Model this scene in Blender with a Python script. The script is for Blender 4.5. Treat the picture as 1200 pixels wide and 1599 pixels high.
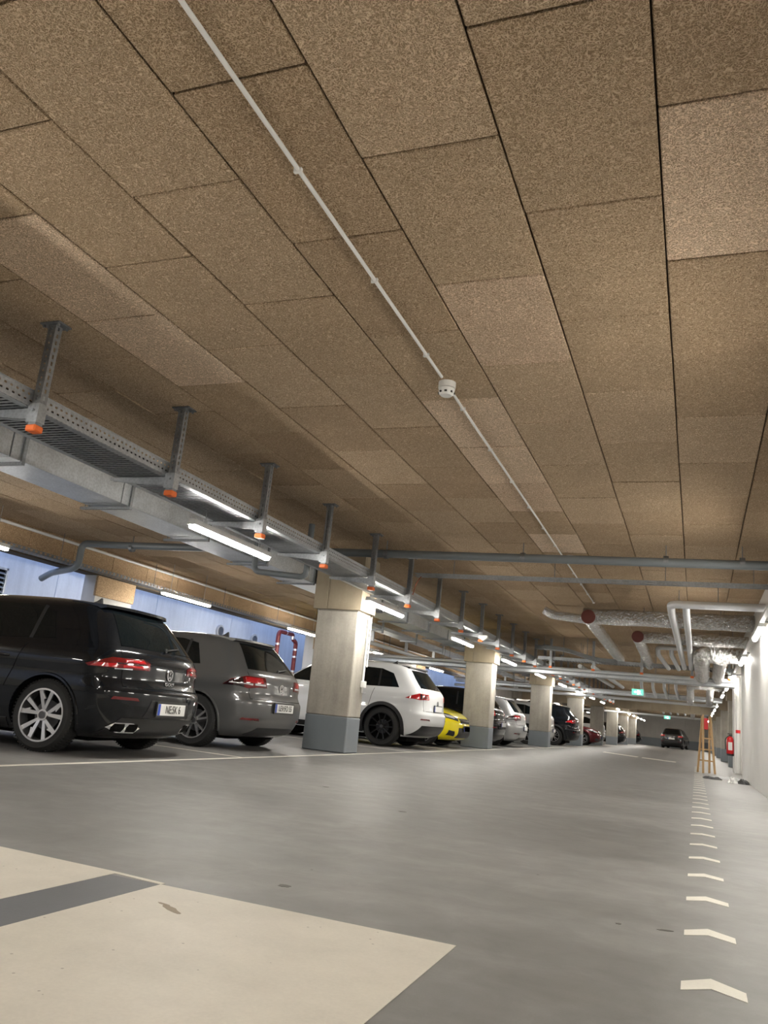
import bpy, bmesh, math, random
import numpy as np
from mathutils import Vector, Matrix
random.seed(7)
PI = math.pi
for o in list(bpy.data.objects): bpy.data.objects.remove(o)
S = bpy.context.scene
C = S.collection

# ---------------------------------------------------------------- camera
YAW, PITCH, ROLL, FPX = 0.38372578, 0.24222806, 0.10024003, 1253.7758
CAMZ = 0.66
def cam_axes():
    cy, sy = math.cos(YAW), math.sin(YAW)
    f = Vector((-sy*math.cos(PITCH), cy*math.cos(PITCH), math.sin(PITCH)))
    r = Vector((cy, sy, 0)); u = r.cross(f)
    return (math.cos(ROLL)*r + math.sin(ROLL)*u, -math.sin(ROLL)*r + math.cos(ROLL)*u, f)
AR, AU, AF = cam_axes()
cd = bpy.data.cameras.new('camera'); cam = bpy.data.objects.new('camera', cd); C.objects.link(cam)
cam.matrix_world = Matrix(((AR.x, AU.x, -AF.x, 0), (AR.y, AU.y, -AF.y, 0), (AR.z, AU.z, -AF.z, CAMZ), (0, 0, 0, 1)))
cd.sensor_fit = 'HORIZONTAL'; cd.sensor_width = 36.0; cd.lens = 36.0*FPX/1200.0
cd.clip_start = 0.05; cd.clip_end = 300
S.camera = cam
def topx(x, y, z):
    p = Vector((x, y, z-CAMZ)); d = p.dot(AF)
    if d < 0.1: return None
    return 600+FPX*p.dot(AR)/d, 799.5-FPX*p.dot(AU)/d

# ---------------------------------------------------------------- sky, exposure
LAMP = 156.0          # radiance of the tube lamp diffusers
SKY = 1.9
w = bpy.data.worlds.new('sky'); S.world = w; w.use_nodes = True
bg = w.node_tree.nodes['Background']; bg.inputs[0].default_value = (0.44, 0.60, 1.0, 1); bg.inputs[1].default_value = SKY
S.view_settings.view_transform = 'Standard'; S.view_settings.look = 'None'
S.view_settings.exposure = 0.0; S.view_settings.gamma = 1.0; S.view_settings.use_curve_mapping = False

# ---------------------------------------------------------------- materials
def nmat(name):
    m = bpy.data.materials.new(name); m.use_nodes = True
    nt = m.node_tree; return m, nt, nt.nodes['Principled BSDF']
def N(nt, t, **k):
    n = nt.nodes.new(t)
    for a, b in k.items():
        if a.startswith('i_'): n.inputs[a[2:].replace('_', ' ')].default_value = b
        else: setattr(n, a, b)
    return n
def plain(name, col, rough=0.5, metal=0.0, coat=0.0, emit=None, es=1.0, spec=None):
    m, nt, b = nmat(name)
    b.inputs['Base Color'].default_value = (*col, 1); b.inputs['Roughness'].default_value = rough
    b.inputs['Metallic'].default_value = metal
    if coat: b.inputs['Coat Weight'].default_value = coat; b.inputs['Coat Roughness'].default_value = 0.04
    if spec is not None: b.inputs['Specular IOR Level'].default_value = spec
    if emit: b.inputs['Emission Color'].default_value = (*emit, 1); b.inputs['Emission Strength'].default_value = es
    return m
def math_(nt, op, a, b=None, clamp=False):
    n = nt.nodes.new('ShaderNodeMath'); n.operation = op; n.use_clamp = clamp
    for i, v in enumerate((a, b)):
        if v is None: continue
        if isinstance(v, (int, float)): n.inputs[i].default_value = v
        else: nt.links.new(v, n.inputs[i])
    return n.outputs[0]
def noise(nt, vec, scale, detail=3, rough=.5, dist=0):
    n = N(nt, 'ShaderNodeTexNoise'); n.inputs['Scale'].default_value = scale; n.inputs['Detail'].default_value = detail
    n.inputs['Roughness'].default_value = rough; n.inputs['Distortion'].default_value = dist
    if vec is not None: nt.links.new(vec, n.inputs['Vector'])
    return n.outputs['Fac']
def ramp(nt, fac, stops):
    r = nt.nodes.new('ShaderNodeValToRGB'); e = r.color_ramp.elements
    while len(e) < len(stops): e.new(0.5)
    for i, (p, c) in enumerate(stops): e[i].position = p; e[i].color = (*c, 1)
    nt.links.new(fac, r.inputs[0]); return r.outputs[0]
def mixc(nt, fac, a, b, mode='MIX'):
    n = nt.nodes.new('ShaderNodeMix'); n.data_type = 'RGBA'; n.blend_type = mode
    for s, v in ((0, fac), (6, a), (7, b)):
        if isinstance(v, (int, float)): n.inputs[s].default_value = v
        elif isinstance(v, tuple): n.inputs[s].default_value = (*v, 1)
        else: nt.links.new(v, n.inputs[s])
    return n.outputs[2]
def bump(nt, b, h, strength=.3, dist=.01):
    n = nt.nodes.new('ShaderNodeBump'); n.inputs['Strength'].default_value = strength; n.inputs['Distance'].default_value = dist
    nt.links.new(h, n.inputs['Height']); nt.links.new(n.outputs[0], b.inputs['Normal'])

def woodwool(name, tint, island=False):
    m, nt, b = nmat(name)
    pos = N(nt, 'ShaderNodeNewGeometry')
    if island: rnd = pos.outputs['Random Per Island']
    else: rnd = N(nt, 'ShaderNodeObjectInfo').outputs['Random']
    off = math_(nt, 'MULTIPLY', rnd, 37.0)
    va = N(nt, 'ShaderNodeVectorMath', operation='ADD'); nt.links.new(pos.outputs['Position'], va.inputs[0]); nt.links.new(off, va.inputs[1])
    v = va.outputs[0]
    strands = None
    for sc, k in ((19, 11), (29, 8), (43, 6)):
        nf = noise(nt, v, sc, 1.2, .5, .35)
        fr = math_(nt, 'PINGPONG', math_(nt, 'MULTIPLY', nf, float(k)), 0.5)
        st = math_(nt, 'SUBTRACT', 1.0, math_(nt, 'MULTIPLY', fr, 5.2), True)
        # break the strand up into lengths
        br = noise(nt, v, sc*3.1, 1, .5, 0)
        st = math_(nt, 'MULTIPLY', st, math_(nt, 'MULTIPLY', math_(nt, 'SUBTRACT', br, .33), 5.0, True))
        strands = st if strands is None else math_(nt, 'MAXIMUM', strands, st)
    fine = noise(nt, v, 220, 2, .7, 0)
    h = math_(nt, 'ADD', math_(nt, 'MULTIPLY', strands, .75), math_(nt, 'MULTIPLY', fine, .35))
    col = ramp(nt, h, [(0.08, (.20, .137, .080)), (0.34, (.50, .370, .240)), (0.72, (.74, .585, .415)), (1.0, (.80, .67, .50))])
    big = noise(nt, v, 2.2, 4, .6)
    col = mixc(nt, math_(nt, 'MULTIPLY', big, .8, True), col, ramp(nt, big, [(.3, (.62, .58, .52)), (.7, (1.05, 1.02, 1.0))]), 'MULTIPLY')
    tn = ramp(nt, rnd, [(0, (.84, .81, .78)), (.5, (.94, .93, .91)), (.86, (1.0, 1.0, 1.0)), (1, (1.08, 1.08, 1.09))])
    col = mixc(nt, 1.0, col, tn, 'MULTIPLY')
    col = mixc(nt, 1.0, col, tint, 'MULTIPLY')
    nt.links.new(col, b.inputs['Base Color']); b.inputs['Roughness'].default_value = .9
    b.inputs['Specular IOR Level'].default_value = .2
    bump(nt, b, h, .8, .006)
    return m
def concrete(name, base, var=.25, rough=.75, sc=1.2, bmp=.15):
    m, nt, b = nmat(name)
    g = N(nt, 'ShaderNodeNewGeometry').outputs['Position']
    a = noise(nt, g, sc, 6, .6); f = noise(nt, g, sc*30, 3, .6)
    mp = N(nt, 'ShaderNodeMapping'); mp.inputs['Scale'].default_value = (1, 1, .12); nt.links.new(g, mp.inputs[0])
    s = noise(nt, mp.outputs[0], 7, 3, .6)
    t = math_(nt, 'ADD', math_(nt, 'MULTIPLY', a, .55), math_(nt, 'ADD', math_(nt, 'MULTIPLY', s, .3), math_(nt, 'MULTIPLY', f, .15)))
    lo = tuple(c*(1-var) for c in base); hi = tuple(min(1, c*(1+var)) for c in base)
    nt.links.new(ramp(nt, t, [(.32, lo), (.68, hi)]), b.inputs['Base Color'])
    b.inputs['Roughness'].default_value = rough
    # air pockets
    vo = N(nt, 'ShaderNodeTexVoronoi'); vo.inputs['Scale'].default_value = 9; nt.links.new(g, vo.inputs['Vector'])
    pk = math_(nt, 'LESS_THAN', vo.outputs['Distance'], .06)
    bump(nt, b, math_(nt, 'SUBTRACT', f, pk), bmp, .004)
    return m
def floor_material():
    m, nt, b = nmat('coated concrete floor')
    g = N(nt, 'ShaderNodeNewGeometry').outputs['Position']
    mp = N(nt, 'ShaderNodeMapping'); mp.inputs['Scale'].default_value = (.3, 1.5, 1); mp.inputs['Rotation'].default_value = (0, 0, .12); nt.links.new(g, mp.inputs[0])
    a = noise(nt, mp.outputs[0], .9, 6, .62, .8); a2 = noise(nt, g, 4.5, 5, .65, .4); f = noise(nt, g, 160, 2, .6)
    t = math_(nt, 'ADD', math_(nt, 'MULTIPLY', a, .6), math_(nt, 'ADD', math_(nt, 'MULTIPLY', a2, .33), math_(nt, 'MULTIPLY', f, .07)))
    col = ramp(nt, t, [(.32, (.108, .105, .101)), (.5, (.172, .168, .163)), (.68, (.262, .257, .25))])
    vo = N(nt, 'ShaderNodeTexVoronoi'); vo.inputs['Scale'].default_value = 2.3; vo.inputs['Randomness'].default_value = 1; nt.links.new(g, vo.inputs['Vector'])
    sp = math_(nt, 'LESS_THAN', vo.outputs['Distance'], .016)
    col = mixc(nt, sp, col, (.04, .035, .03))
    nt.links.new(col, b.inputs['Base Color'])
    nt.links.new(math_(nt, 'ADD', .34, math_(nt, 'MULTIPLY', a, .36)), b.inputs['Roughness'])
    b.inputs['Specular IOR Level'].default_value = .5
    bump(nt, b, math_(nt, 'ADD', math_(nt, 'MULTIPLY', a2, .7), math_(nt, 'MULTIPLY', f, .3)), .12, .004)
    return m
def paint_material(name, base):
    m, nt, b = nmat(name)
    g = N(nt, 'ShaderNodeNewGeometry').outputs['Position']
    a = noise(nt, g, 3, 6, .65); f = noise(nt, g, 90, 2, .6)
    t = math_(nt, 'ADD', math_(nt, 'MULTIPLY', a, .75), math_(nt, 'MULTIPLY', f, .25))
    col = ramp(nt, t, [(.3, tuple(c*.86 for c in base)), (.65, tuple(c*1.06 for c in base))])
    vo = N(nt, 'ShaderNodeTexVoronoi'); vo.inputs['Scale'].default_value = 13; nt.links.new(g, vo.inputs['Vector'])
    sp = math_(nt, 'MULTIPLY', math_(nt, 'LESS_THAN', vo.outputs['Distance'], .05), .55)
    col = mixc(nt, sp, col, (.12, .10, .08))
    nt.links.new(col, b.inputs['Base Color']); b.inputs['Roughness'].default_value = .55
    bump(nt, b, f, .12, .003)
    return m
def galv(name, base=(.42, .44, .46), rough=.42):
    m, nt, b = nmat(name)
    g = N(nt, 'ShaderNodeNewGeometry').outputs['Position']
    vo = N(nt, 'ShaderNodeTexVoronoi'); vo.inputs['Scale'].default_value = 45; nt.links.new(g, vo.inputs['Vector'])
    a = noise(nt, g, 3, 3, .6)
    t = math_(nt, 'ADD', math_(nt, 'MULTIPLY', vo.outputs['Distance'], .4), math_(nt, 'MULTIPLY', a, .8))
    nt.links.new(ramp(nt, t, [(.3, tuple(c*.78 for c in base)), (.8, tuple(c*1.2 for c in base))]), b.inputs['Base Color'])
    b.inputs['Metallic'].default_value = .85; b.inputs['Roughness'].default_value = rough
    return m
def slotted(name, rows, pitch, length, axis=1, base=(.42, .44, .46)):
    """sheet metal with rows of punched slots; rows = [(z0, z1)]"""
    m = galv(name, base); nt = m.node_tree; b = nt.nodes['Principled BSDF']
    g = N(nt, 'ShaderNodeNewGeometry').outputs['Position']
    sx = N(nt, 'ShaderNodeSeparateXYZ'); nt.links.new(g, sx.inputs[0])
    tot = None
    for i, (z0, z1, ph) in enumerate(rows):
        zz = sx.outputs[2]
        inz = math_(nt, 'MULTIPLY', math_(nt, 'GREATER_THAN', zz, z0), math_(nt, 'LESS_THAN', zz, z1))
        u = math_(nt, 'FRACT', math_(nt, 'ADD', math_(nt, 'DIVIDE', sx.outputs[axis], pitch), ph))
        s = math_(nt, 'MULTIPLY', inz, math_(nt, 'LESS_THAN', u, length))
        tot = s if tot is None else math_(nt, 'MAXIMUM', tot, s)
    nt.links.new(math_(nt, 'SUBTRACT', 1.0, tot), b.inputs['Alpha'])
    return m
def foil(name):
    m, nt, b = nmat(name)
    g = N(nt, 'ShaderNodeNewGeometry').outputs['Position']
    a = noise(nt, g, 9, 4, .6, 1.2); c = noise(nt, g, 26, 2, .5, .5)
    h = math_(nt, 'ADD', a, math_(nt, 'MULTIPLY', c, .4))
    nt.links.new(ramp(nt, a, [(.3, (.62, .61, .60)), (.7, (.86, .86, .86))]), b.inputs['Base Color'])
    b.inputs['Metallic'].default_value = .92; b.inputs['Roughness'].default_value = .22
    bump(nt, b, h, 1.0, .12)
    return m
def blue_wall():
    m = concrete('outer concrete wall', (.60, .62, .66), .2, .85, .8, .1)
    return m
M = dict(
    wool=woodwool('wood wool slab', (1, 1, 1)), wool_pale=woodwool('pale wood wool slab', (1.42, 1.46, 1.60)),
    wool_many=woodwool('wood wool slabs far away', (1, 1, 1), True), wool_clad=woodwool('wood wool cladding', (1.12, 1.06, .98)),
    joint=plain('dark joint above the slabs', (.05, .036, .022), .95),
    floor=floor_material(), cream=paint_material('cream floor paint', (.60, .56, .485)), white_line=paint_material('white line paint', (.70, .67, .60)),
    dark_band=paint_material('dark grey floor paint', (.10, .105, .115)),
    concrete=concrete('fair faced concrete', (.37, .345, .30), .36), grey_base=concrete('grey painted concrete', (.20, .225, .25), .07, .5, 1, .05),
    far_concrete=concrete('pale concrete wall', (.50, .485, .46), .14), outer=blue_wall(),
    white_wall=concrete('white painted wall', (.80, .79, .77), .05, .55, 1.5, .08),
    galv=galv('galvanised steel'), galv_dark=galv('dull galvanised steel', (.22, .23, .24), .5), duct=galv('duct sheet steel', (.56, .59, .62), .33),
    pipe=plain('grey plastic pipe', (.16, .18, .195), .38), white_pvc=plain('white plastic', (.78, .78, .76), .4),
    orange=plain('orange plastic cap', (.85, .17, .03), .45), foil=foil('crumpled foil wrap'), foil_smooth=plain('smooth white jacket', (.74, .76, .79), .35, .35),
    redcap=plain('dull red cap', (.085, .014, .008), .6), redpipe=plain('oxide red pipe', (.20, .03, .03), .45), silver=plain('silver clip', (.7, .7, .72), .3, .9),
    lampbody=plain('pale grey lamp housing', (.62, .63, .62), .45), lamp=plain('lit diffuser', (1, 1, 1), .5, emit=(1.0, .955, .87), es=LAMP),
    black=plain('black plastic', (.012, .012, .013), .45), rubber=plain('tyre rubber', (.012, .012, .012), .8), dark=plain('dark void', (.004, .004, .004), .9, spec=.1),
    glass=plain('tinted car glass', (.004, .006, .007), .03, spec=.42), chrome=plain('chrome', (.85, .85, .87), .12, 1.0),
    rimsilver=plain('machined alloy', (.72, .72, .73), .25, .9), rimblack=plain('black alloy', (.012, .012, .013), .25, .3),
    rimgrey=plain('dark alloy', (.10, .10, .105), .3, .7),
    redglass=plain('red lamp lens', (.13, .003, .005), .12, coat=1), redbright=plain('bright red lamp lens', (.42, .008, .012), .15, coat=1),
    smoke_lens=plain('smoked lamp lens', (.02, .008, .010), .08, coat=1), clear_lens=plain('clear lamp lens', (.6, .6, .62), .1, coat=1),
    plate_white=plain('number plate white', (.82, .82, .80), .4), plate_blue=plain('number plate blue', (.02, .07, .45), .4), ink=plain('plate lettering black', (.01, .01, .01), .5),
    wood=plain('pine wood', (.55, .36, .18), .6), red=plain('extinguisher red', (.65, .015, .02), .3), exitgreen=plain('lit exit sign', (.05, .5, .3), .5, emit=(.25, .80, .66), es=1.0),
    exitwhite=plain('lit exit pictogram', (1, 1, 1), .5, emit=(.9, 1, .95), es=1.6), cloth=plain('grey dust sheet', (.45, .46, .47), .9), blackcloth=plain('black rubber mat', (.015, .015, .016), .7),
)
M['rail'] = slotted('perforated tray flange', [(2.405, 2.42, 0), (2.445, 2.46, .5)], .05, .45)
M['rung_rail'] = slotted('slotted channel', [(2.705, 2.725, 0)], .16, .5, 0)

# ---------------------------------------------------------------- mesh helpers
class MB:
    def __init__(s): s.v = []; s.f = []; s.m = []; s.mi = 0
    def add(s, vs, fs):
        b = len(s.v); s.v += [tuple(p) for p in vs]
        for f in fs: s.f.append(tuple(b+i for i in f)); s.m.append(s.mi)
    def box(s, a, b):
        (x0, y0, z0), (x1, y1, z1) = a, b
        x0, x1 = min(x0, x1), max(x0, x1); y0, y1 = min(y0, y1), max(y0, y1); z0, z1 = min(z0, z1), max(z0, z1)
        s.add([(x0, y0, z0), (x1, y0, z0), (x1, y1, z0), (x0, y1, z0), (x0, y0, z1), (x1, y0, z1), (x1, y1, z1), (x0, y1, z1)],
              [(3, 2, 1, 0), (4, 5, 6, 7), (0, 1, 5, 4), (1, 2, 6, 5), (2, 3, 7, 6), (3, 0, 4, 7)])
    def bbox(s, a, b, c):
        """box with chamfered edges"""
        a = [min(p, q) for p, q in zip(a, b)], [max(p, q) for p, q in zip(a, b)]
        lo, hi = a; V = []; idx = {}
        for k in range(8):
            sg = [(k >> i) & 1 for i in range(3)]
            for ax in range(3):
                p = [0, 0, 0]
                for i in range(3):
                    full = hi[i] if sg[i] else lo[i]
                    p[i] = full if i == ax else full+(-c if sg[i] else c)
                idx[(k, ax)] = len(V); V.append(p)
        F = []
        for ax in range(3):
            o = [i for i in range(3) if i != ax]
            for sd in (0, 1):
                ks = []
                for (p, q) in ((0, 0), (1, 0), (1, 1), (0, 1)):
                    k = (sd << ax) | (p << o[0]) | (q << o[1]); ks.append(idx[(k, ax)])
                F.append(ks)
            for (p, q) in ((0, 0), (1, 0), (1, 1), (0, 1)):
                k0 = (p << o[0]) | (q << o[1]); k1 = k0 | (1 << ax)
                F.append([idx[(k0, o[0])], idx[(k0, o[1])], idx[(k1, o[1])], idx[(k1, o[0])]])
        for k in range(8): F.append([idx[(k, 0)], idx[(k, 1)], idx[(k, 2)]])
        ctr = Vector([(p+q)/2 for p, q in zip(lo, hi)])
        for i, f in enumerate(F):
            pts = [Vector(V[j]) for j in f]; n = (pts[1]-pts[0]).cross(pts[2]-pts[0])
            if n.dot(sum(pts, Vector())/len(pts)-ctr) < 0: F[i] = f[::-1]
        s.add(V, F)
    def tube(s, path, r, n=10, caps=True):
        P = [Vector(p) for p in path]; rs = r if isinstance(r, (list, tuple)) else [r]*len(P)
        rings = []; up = None
        for i, p in enumerate(P):
            d = (P[min(i+1, len(P)-1)]-P[max(i-1, 0)]).normalized()
            if up is None: up = Vector((0, 0, 1)) if abs(d.z) < .9 else Vector((1, 0, 0))
            a = d.cross(up).normalized(); b_ = a.cross(d).normalized(); up = b_
            rings.append([p+rs[i]*(math.cos(2*PI*k/n)*a+math.sin(2*PI*k/n)*b_) for k in range(n)])
        V = [q for R_ in rings for q in R_]; F = []
        for i in range(len(P)-1):
            for k in range(n):
                k2 = (k+1) % n; F.append((i*n+k, i*n+k2, (i+1)*n+k2, (i+1)*n+k))
        if caps: F.append(tuple(range(n))[::-1]); F.append(tuple((len(P)-1)*n+k for k in range(n)))
        s.add(V, F)
    def prism(s, poly, axis, a, b):
        """poly 2D in the two other axes (cyclic order), extruded along axis"""
        def mk(p, t):
            if axis == 0: return (t, p[0], p[1])
            if axis == 1: return (p[0], t, p[1])
            return (p[0], p[1], t)
        n = len(poly); V = [mk(p, a) for p in poly]+[mk(p, b) for p in poly]
        F = [tuple(range(n))[::-1], tuple(range(n, 2*n))]+[(i, (i+1) % n, n+(i+1) % n, n+i) for i in range(n)]
        s.add(V, F)
    def build(s, name, mats, parent=None, smooth=False, fix=True, at=None):
        me = bpy.data.meshes.new(name); me.from_pydata(s.v, [], s.f)
        if not isinstance(mats, (list, tuple)): mats = [mats]
        for m in mats: me.materials.append(m)
        if len(mats) > 1: me.polygons.foreach_set('material_index', s.m)
        if fix:
            bm = bmesh.new(); bm.from_mesh(me); bmesh.ops.recalc_face_normals(bm, faces=bm.faces); bm.to_mesh(me); bm.free()
        if smooth:
            me.shade_smooth()
            try: me.set_sharp_from_angle(angle=math.radians(40))
            except Exception: pass
        me.update()
        o = bpy.data.objects.new(name, me); C.objects.link(o)
        if parent: o.parent = parent
        if at: o.location = at
        return o
def bent(pts, r=.1, k=5):
    """round the corners of a polyline"""
    P = [Vector(p) for p in pts]; out = [P[0]]
    for i in range(1, len(P)-1):
        a = (P[i-1]-P[i]); b = (P[i+1]-P[i]); ra = min(r, a.length*.49, b.length*.49)
        p0 = P[i]+a.normalized()*ra; p1 = P[i]+b.normalized()*ra
        for j in range(k+1):
            t = j/k; out.append((1-t)**2*p0+2*t*(1-t)*P[i]+t*t*p1)
    out.append(P[-1]); return out
def tag(o, label, cat, group=None, kind=None):
    o['label'] = label; o['category'] = cat
    if group: o['group'] = group
    if kind: o['kind'] = kind
    return o
def thing(name, label, cat, loc=(0, 0, 0), rz=0, group=None):
    o = bpy.data.objects.new(name, None); C.objects.link(o); o.location = loc; o.rotation_euler = (0, 0, rz)
    o.empty_display_size = .1
    return tag(o, label, cat, group)
def struct(name, mb, mat, smooth=False):
    o = mb.build(name, mat, smooth=smooth); o['kind'] = 'structure'; return o
def copy_tree(o, parent=None):
    c = o.copy(); C.objects.link(c)
    if parent: c.parent = parent
    for ch in list(o.children): copy_tree(ch, c)
    return c
ORD = ['nearest', 'second', 'third', 'fourth', 'fifth', 'sixth', 'seventh', 'eighth', 'ninth', 'tenth', 'eleventh', 'twelfth', 'thirteenth', 'fourteenth',
       'fifteenth', 'sixteenth', 'seventeenth', 'eighteenth', 'nineteenth', 'twentieth', 'twenty-first', 'twenty-second', 'twenty-third', 'twenty-fourth', 'twenty-fifth', 'twenty-sixth', 'twenty-seventh', 'twenty-eighth']

# ---------------------------------------------------------------- the setting
ZC = 2.97
YB, YE = -7.0, 84.0
XL, XO, XR = -9.9, -12.0, 0.95
fl = MB(); fl.box((XO-.2, YB, -.2), (7.2, YE+.2, 0)); FLOOR = struct('floor', fl, M['floor'])
ce = MB(); ce.box((XL-.3, YB-.2, ZC+.028), (7.2, YE+.2, ZC+.3)); CEIL = struct('ceiling', ce, M['joint'])
b = MB(); b.box((XO-.25, YB-.2, 0), (XO, YE+.2, 3.3)); struct('wall_outside', b, M['outer'])
b = MB(); b.box((XO, YB-.2, 0), (7.2, YB, ZC)); struct('wall_back', b, M['far_concrete'])  # unseen end wall, added to stop light leaking in
b = MB(); b.box((XO, YE, 0), (7.2, YE+.2, ZC+.2)); struct('wall_far', b, M['far_concrete'])
b = MB(); b.box((XO, YE-.02, 0), (7.0, YE, .75)); struct('trim_1', b, M['grey_base'])
# left wall: low parapet, piers every nine metres, closed bays, clad downstand beam
b = MB(); b.box((XL-.3, YB, 0), (XL, YE, 1.15))
for k in range(-2, 9):
    y = 11.35+9*k; b.box((XL-.3, y, 1.15), (XL, min(y+1.0, YE), 2.5))
for (y0, y1) in ((21.35, 30.0), (39.0, 84.0)): b.box((XL-.3, y0-.05, 1.15), (XL, y1, 2.5))
WL = struct('wall_left', b, M['far_concrete'])
for k in range(-2, 9):
    y = 11.35+9*k
    if y < 66:
        b = MB(); b.bbox((XL-.02, y-.03, 2.14), (XL+.03, y+1.03, 2.495), .006); o = b.build('pier_panel', M['wool_clad'], WL)
b = MB(); b.box((XL-.3, YB, 2.5), (XL-.03, YE, ZC+.1)); BEAM = struct('trim_2', b, M['joint'])
# right wall: long white wall, niche, stub, then open bays
b = MB(); b.box((XR, YB, 0), (XR+.25, 20.3, ZC)); b.box((XR+.25, 20.05, 0), (XR+.85, 20.3, ZC)); b.box((XR+.65, 20.3, 0), (XR+.85, 23.3, ZC)); b.box((XR-.03, 23.3, 0), (XR+.85, 24.5, ZC))
struct('wall_right', b, M['white_wall'])
b = MB(); b.box((7.0, 24.3, 0), (7.2, YE, ZC)); b.box((XR+.85, 24.3, 0), (7.2, 24.5, ZC)); struct('wall_side', b, M['far_concrete'])

# wood-wool slabs on the ceiling
PW, PL = .609, 1.0753
def slab_mesh(w_, l_, t=.03, c=.006, name='ceiling_panel'):
    mb = MB(); mb.bbox((-w_/2, -l_/2, -t/2), (w_/2, l_/2, t/2), c)
    o = mb.build(name, M['wool']); me = o.data; bpy.data.objects.remove(o); return me
cand = []
for k in range(-17, 2):
    xa = .462+PW*(k-1); xb = xa+PW
    x0, x1 = max(xa, XL), min(xb, XR+6.0)
    if x1-x0 < .05: continue
    ph = 2.71 if (k % 2 == 0) else 2.17
    n0 = int((YB-ph)/PL)
    for n in range(n0, 80):
        y0 = ph+n*PL; y1 = y0+PL
        if y0 < YB or y1 > YE: continue
        pxs = [topx(x, y, ZC) for x in (x0, x1) for y in (max(y0, .4), y1)]
        vis = all(p is not None for p in pxs) and max(p[0] for p in pxs) > 0 and min(p[0] for p in pxs) < 1200 and max(p[1] for p in pxs) > 0 and min(p[1] for p in pxs) < 1599 and y1 > .6
        area = 0
        if vis:
            area = (max(p[0] for p in pxs)-min(p[0] for p in pxs))*(max(p[1] for p in pxs)-min(p[1] for p in pxs))
        cand.append((-area, k, n, x0, x1, y0, y1))
cand.sort()
smid = slab_mesh(PW-.008, PL-.011)
rest = MB()
rp = random.Random(3)
for i, (a, k, n, x0, x1, y0, y1) in enumerate(cand):
    xc, yc = (x0+x1)/2, (y0+y1)/2; dz = rp.uniform(-.004, .004)
    if i < 298 and a < 0:
        full = abs((x1-x0)-PW) < .01
        me = smid if full else slab_mesh(x1-x0-.008, PL-.011)
        o = bpy.data.objects.new('ceiling_panel', me); C.objects.link(o); o.parent = CEIL; o.location = (xc, yc, ZC+.014+dz)
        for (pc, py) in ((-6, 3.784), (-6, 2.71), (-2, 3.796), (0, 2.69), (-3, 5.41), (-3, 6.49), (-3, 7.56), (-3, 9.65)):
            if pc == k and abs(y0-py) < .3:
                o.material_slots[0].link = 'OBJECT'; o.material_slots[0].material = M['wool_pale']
    else:
        rest.box((x0+.004, y0+.004, ZC+dz), (x1-.004, y1-.004, ZC+.028))
# bays on the right beyond the wall
y = 24.6
while y+PL < YE:
    for j in range(9): rest.box((XR+.1+.609*j+.004, y+.004, ZC), (XR+.1+.609*(j+1)-.004, y+PL-.004, ZC+.028))
    y += PL
o = rest.build('distant_panels', M['wool_many'], CEIL, fix=False); o['kind'] = 'stuff'

# cladding on the left beam
y = 2.6; i = 0
bp = MB(); bp.bbox((-.018, -.5, -.2), (.018, .5, .2), .005)
po = bp.build('cladding_panel', M['wool_clad']); pm = po.data; bpy.data.objects.remove(po)
while y < 60:
    o = bpy.data.objects.new('cladding_panel', pm); C.objects.link(o); o.parent = BEAM; o.location = (XL-.012, y+.5, 2.735); y += 1.007
b = MB(); b.box((XL-.03, 2.6, 2.937), (XL+.004, 60, 2.985)); b.build('top_strip', M['wool_clad'], BEAM)

# floor markings
def strip(name, poly, mat, z=.0016):
    mb = MB(); mb.prism(poly, 2, 0.0002, z); return mb.build(name, mat, FLOOR)
def rect(x0, y0, x1, y1): return [(x0, y0), (x1, y0), (x1, y1), (x0, y1)]
strip('row_line', rect(-4.80, 1, -4.73, 80), M['white_line'])
for k in range(-1, 25):
    y = 11.35+3.0*k-.05
    if k % 3 == 0: continue
    strip('bay_line', [(-9.7, y+.5), (-4.80, y), (-4.80, y+.07), (-9.7, y+.57)], M['white_line'])
strip('painted_patch', rect(-1.74, -.6, -.67, 2.585), M['cream'])
strip('painted_patch', [(-4.6, -.6), (-1.955, -.6), (-1.955, 2.63), (-4.6, 2.72)], M['cream'])
strip('patch_border', [(-1.955, 2.605), (-1.74, 2.585), (-1.74, 2.61), (-1.955, 2.63)], M['cream'])
strip('painted_band', rect(-1.953, -.6, -1.742, 2.58), M['dark_band'], .0012)
strip('lane_mark', [(-3.2, 31.4), (-1.85, 29.3), (-1.85, 30.3), (-3.2, 32.4)], M['white_line'])
strip('lane_mark', [(-1.7, 29.1), (-.6, 28.0), (-.6, 28.8), (-1.7, 30.0)], M['white_line'])
for k in range(34):
    y = 2.70+.695*k; wv = .088
    strip('arrow_mark', [(-.04+.002, y-.09), (.042, y-.022), (.132, y-.085), (.132, y+.005), (.042, y+.085), (-.038, y)], M['white_line'])
# bay number near the left edge (a "1" shape) painted on the floor
strip('bay_number', [(-5.55, 4.55), (-5.0, 4.45), (-5.0, 4.52), (-5.5, 4.62)], M['white_line'])
strip('bay_number', [(-5.62, 4.8), (-5.05, 4.7), (-5.05, 4.76), (-5.57, 4.86)], M['white_line'])
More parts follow.
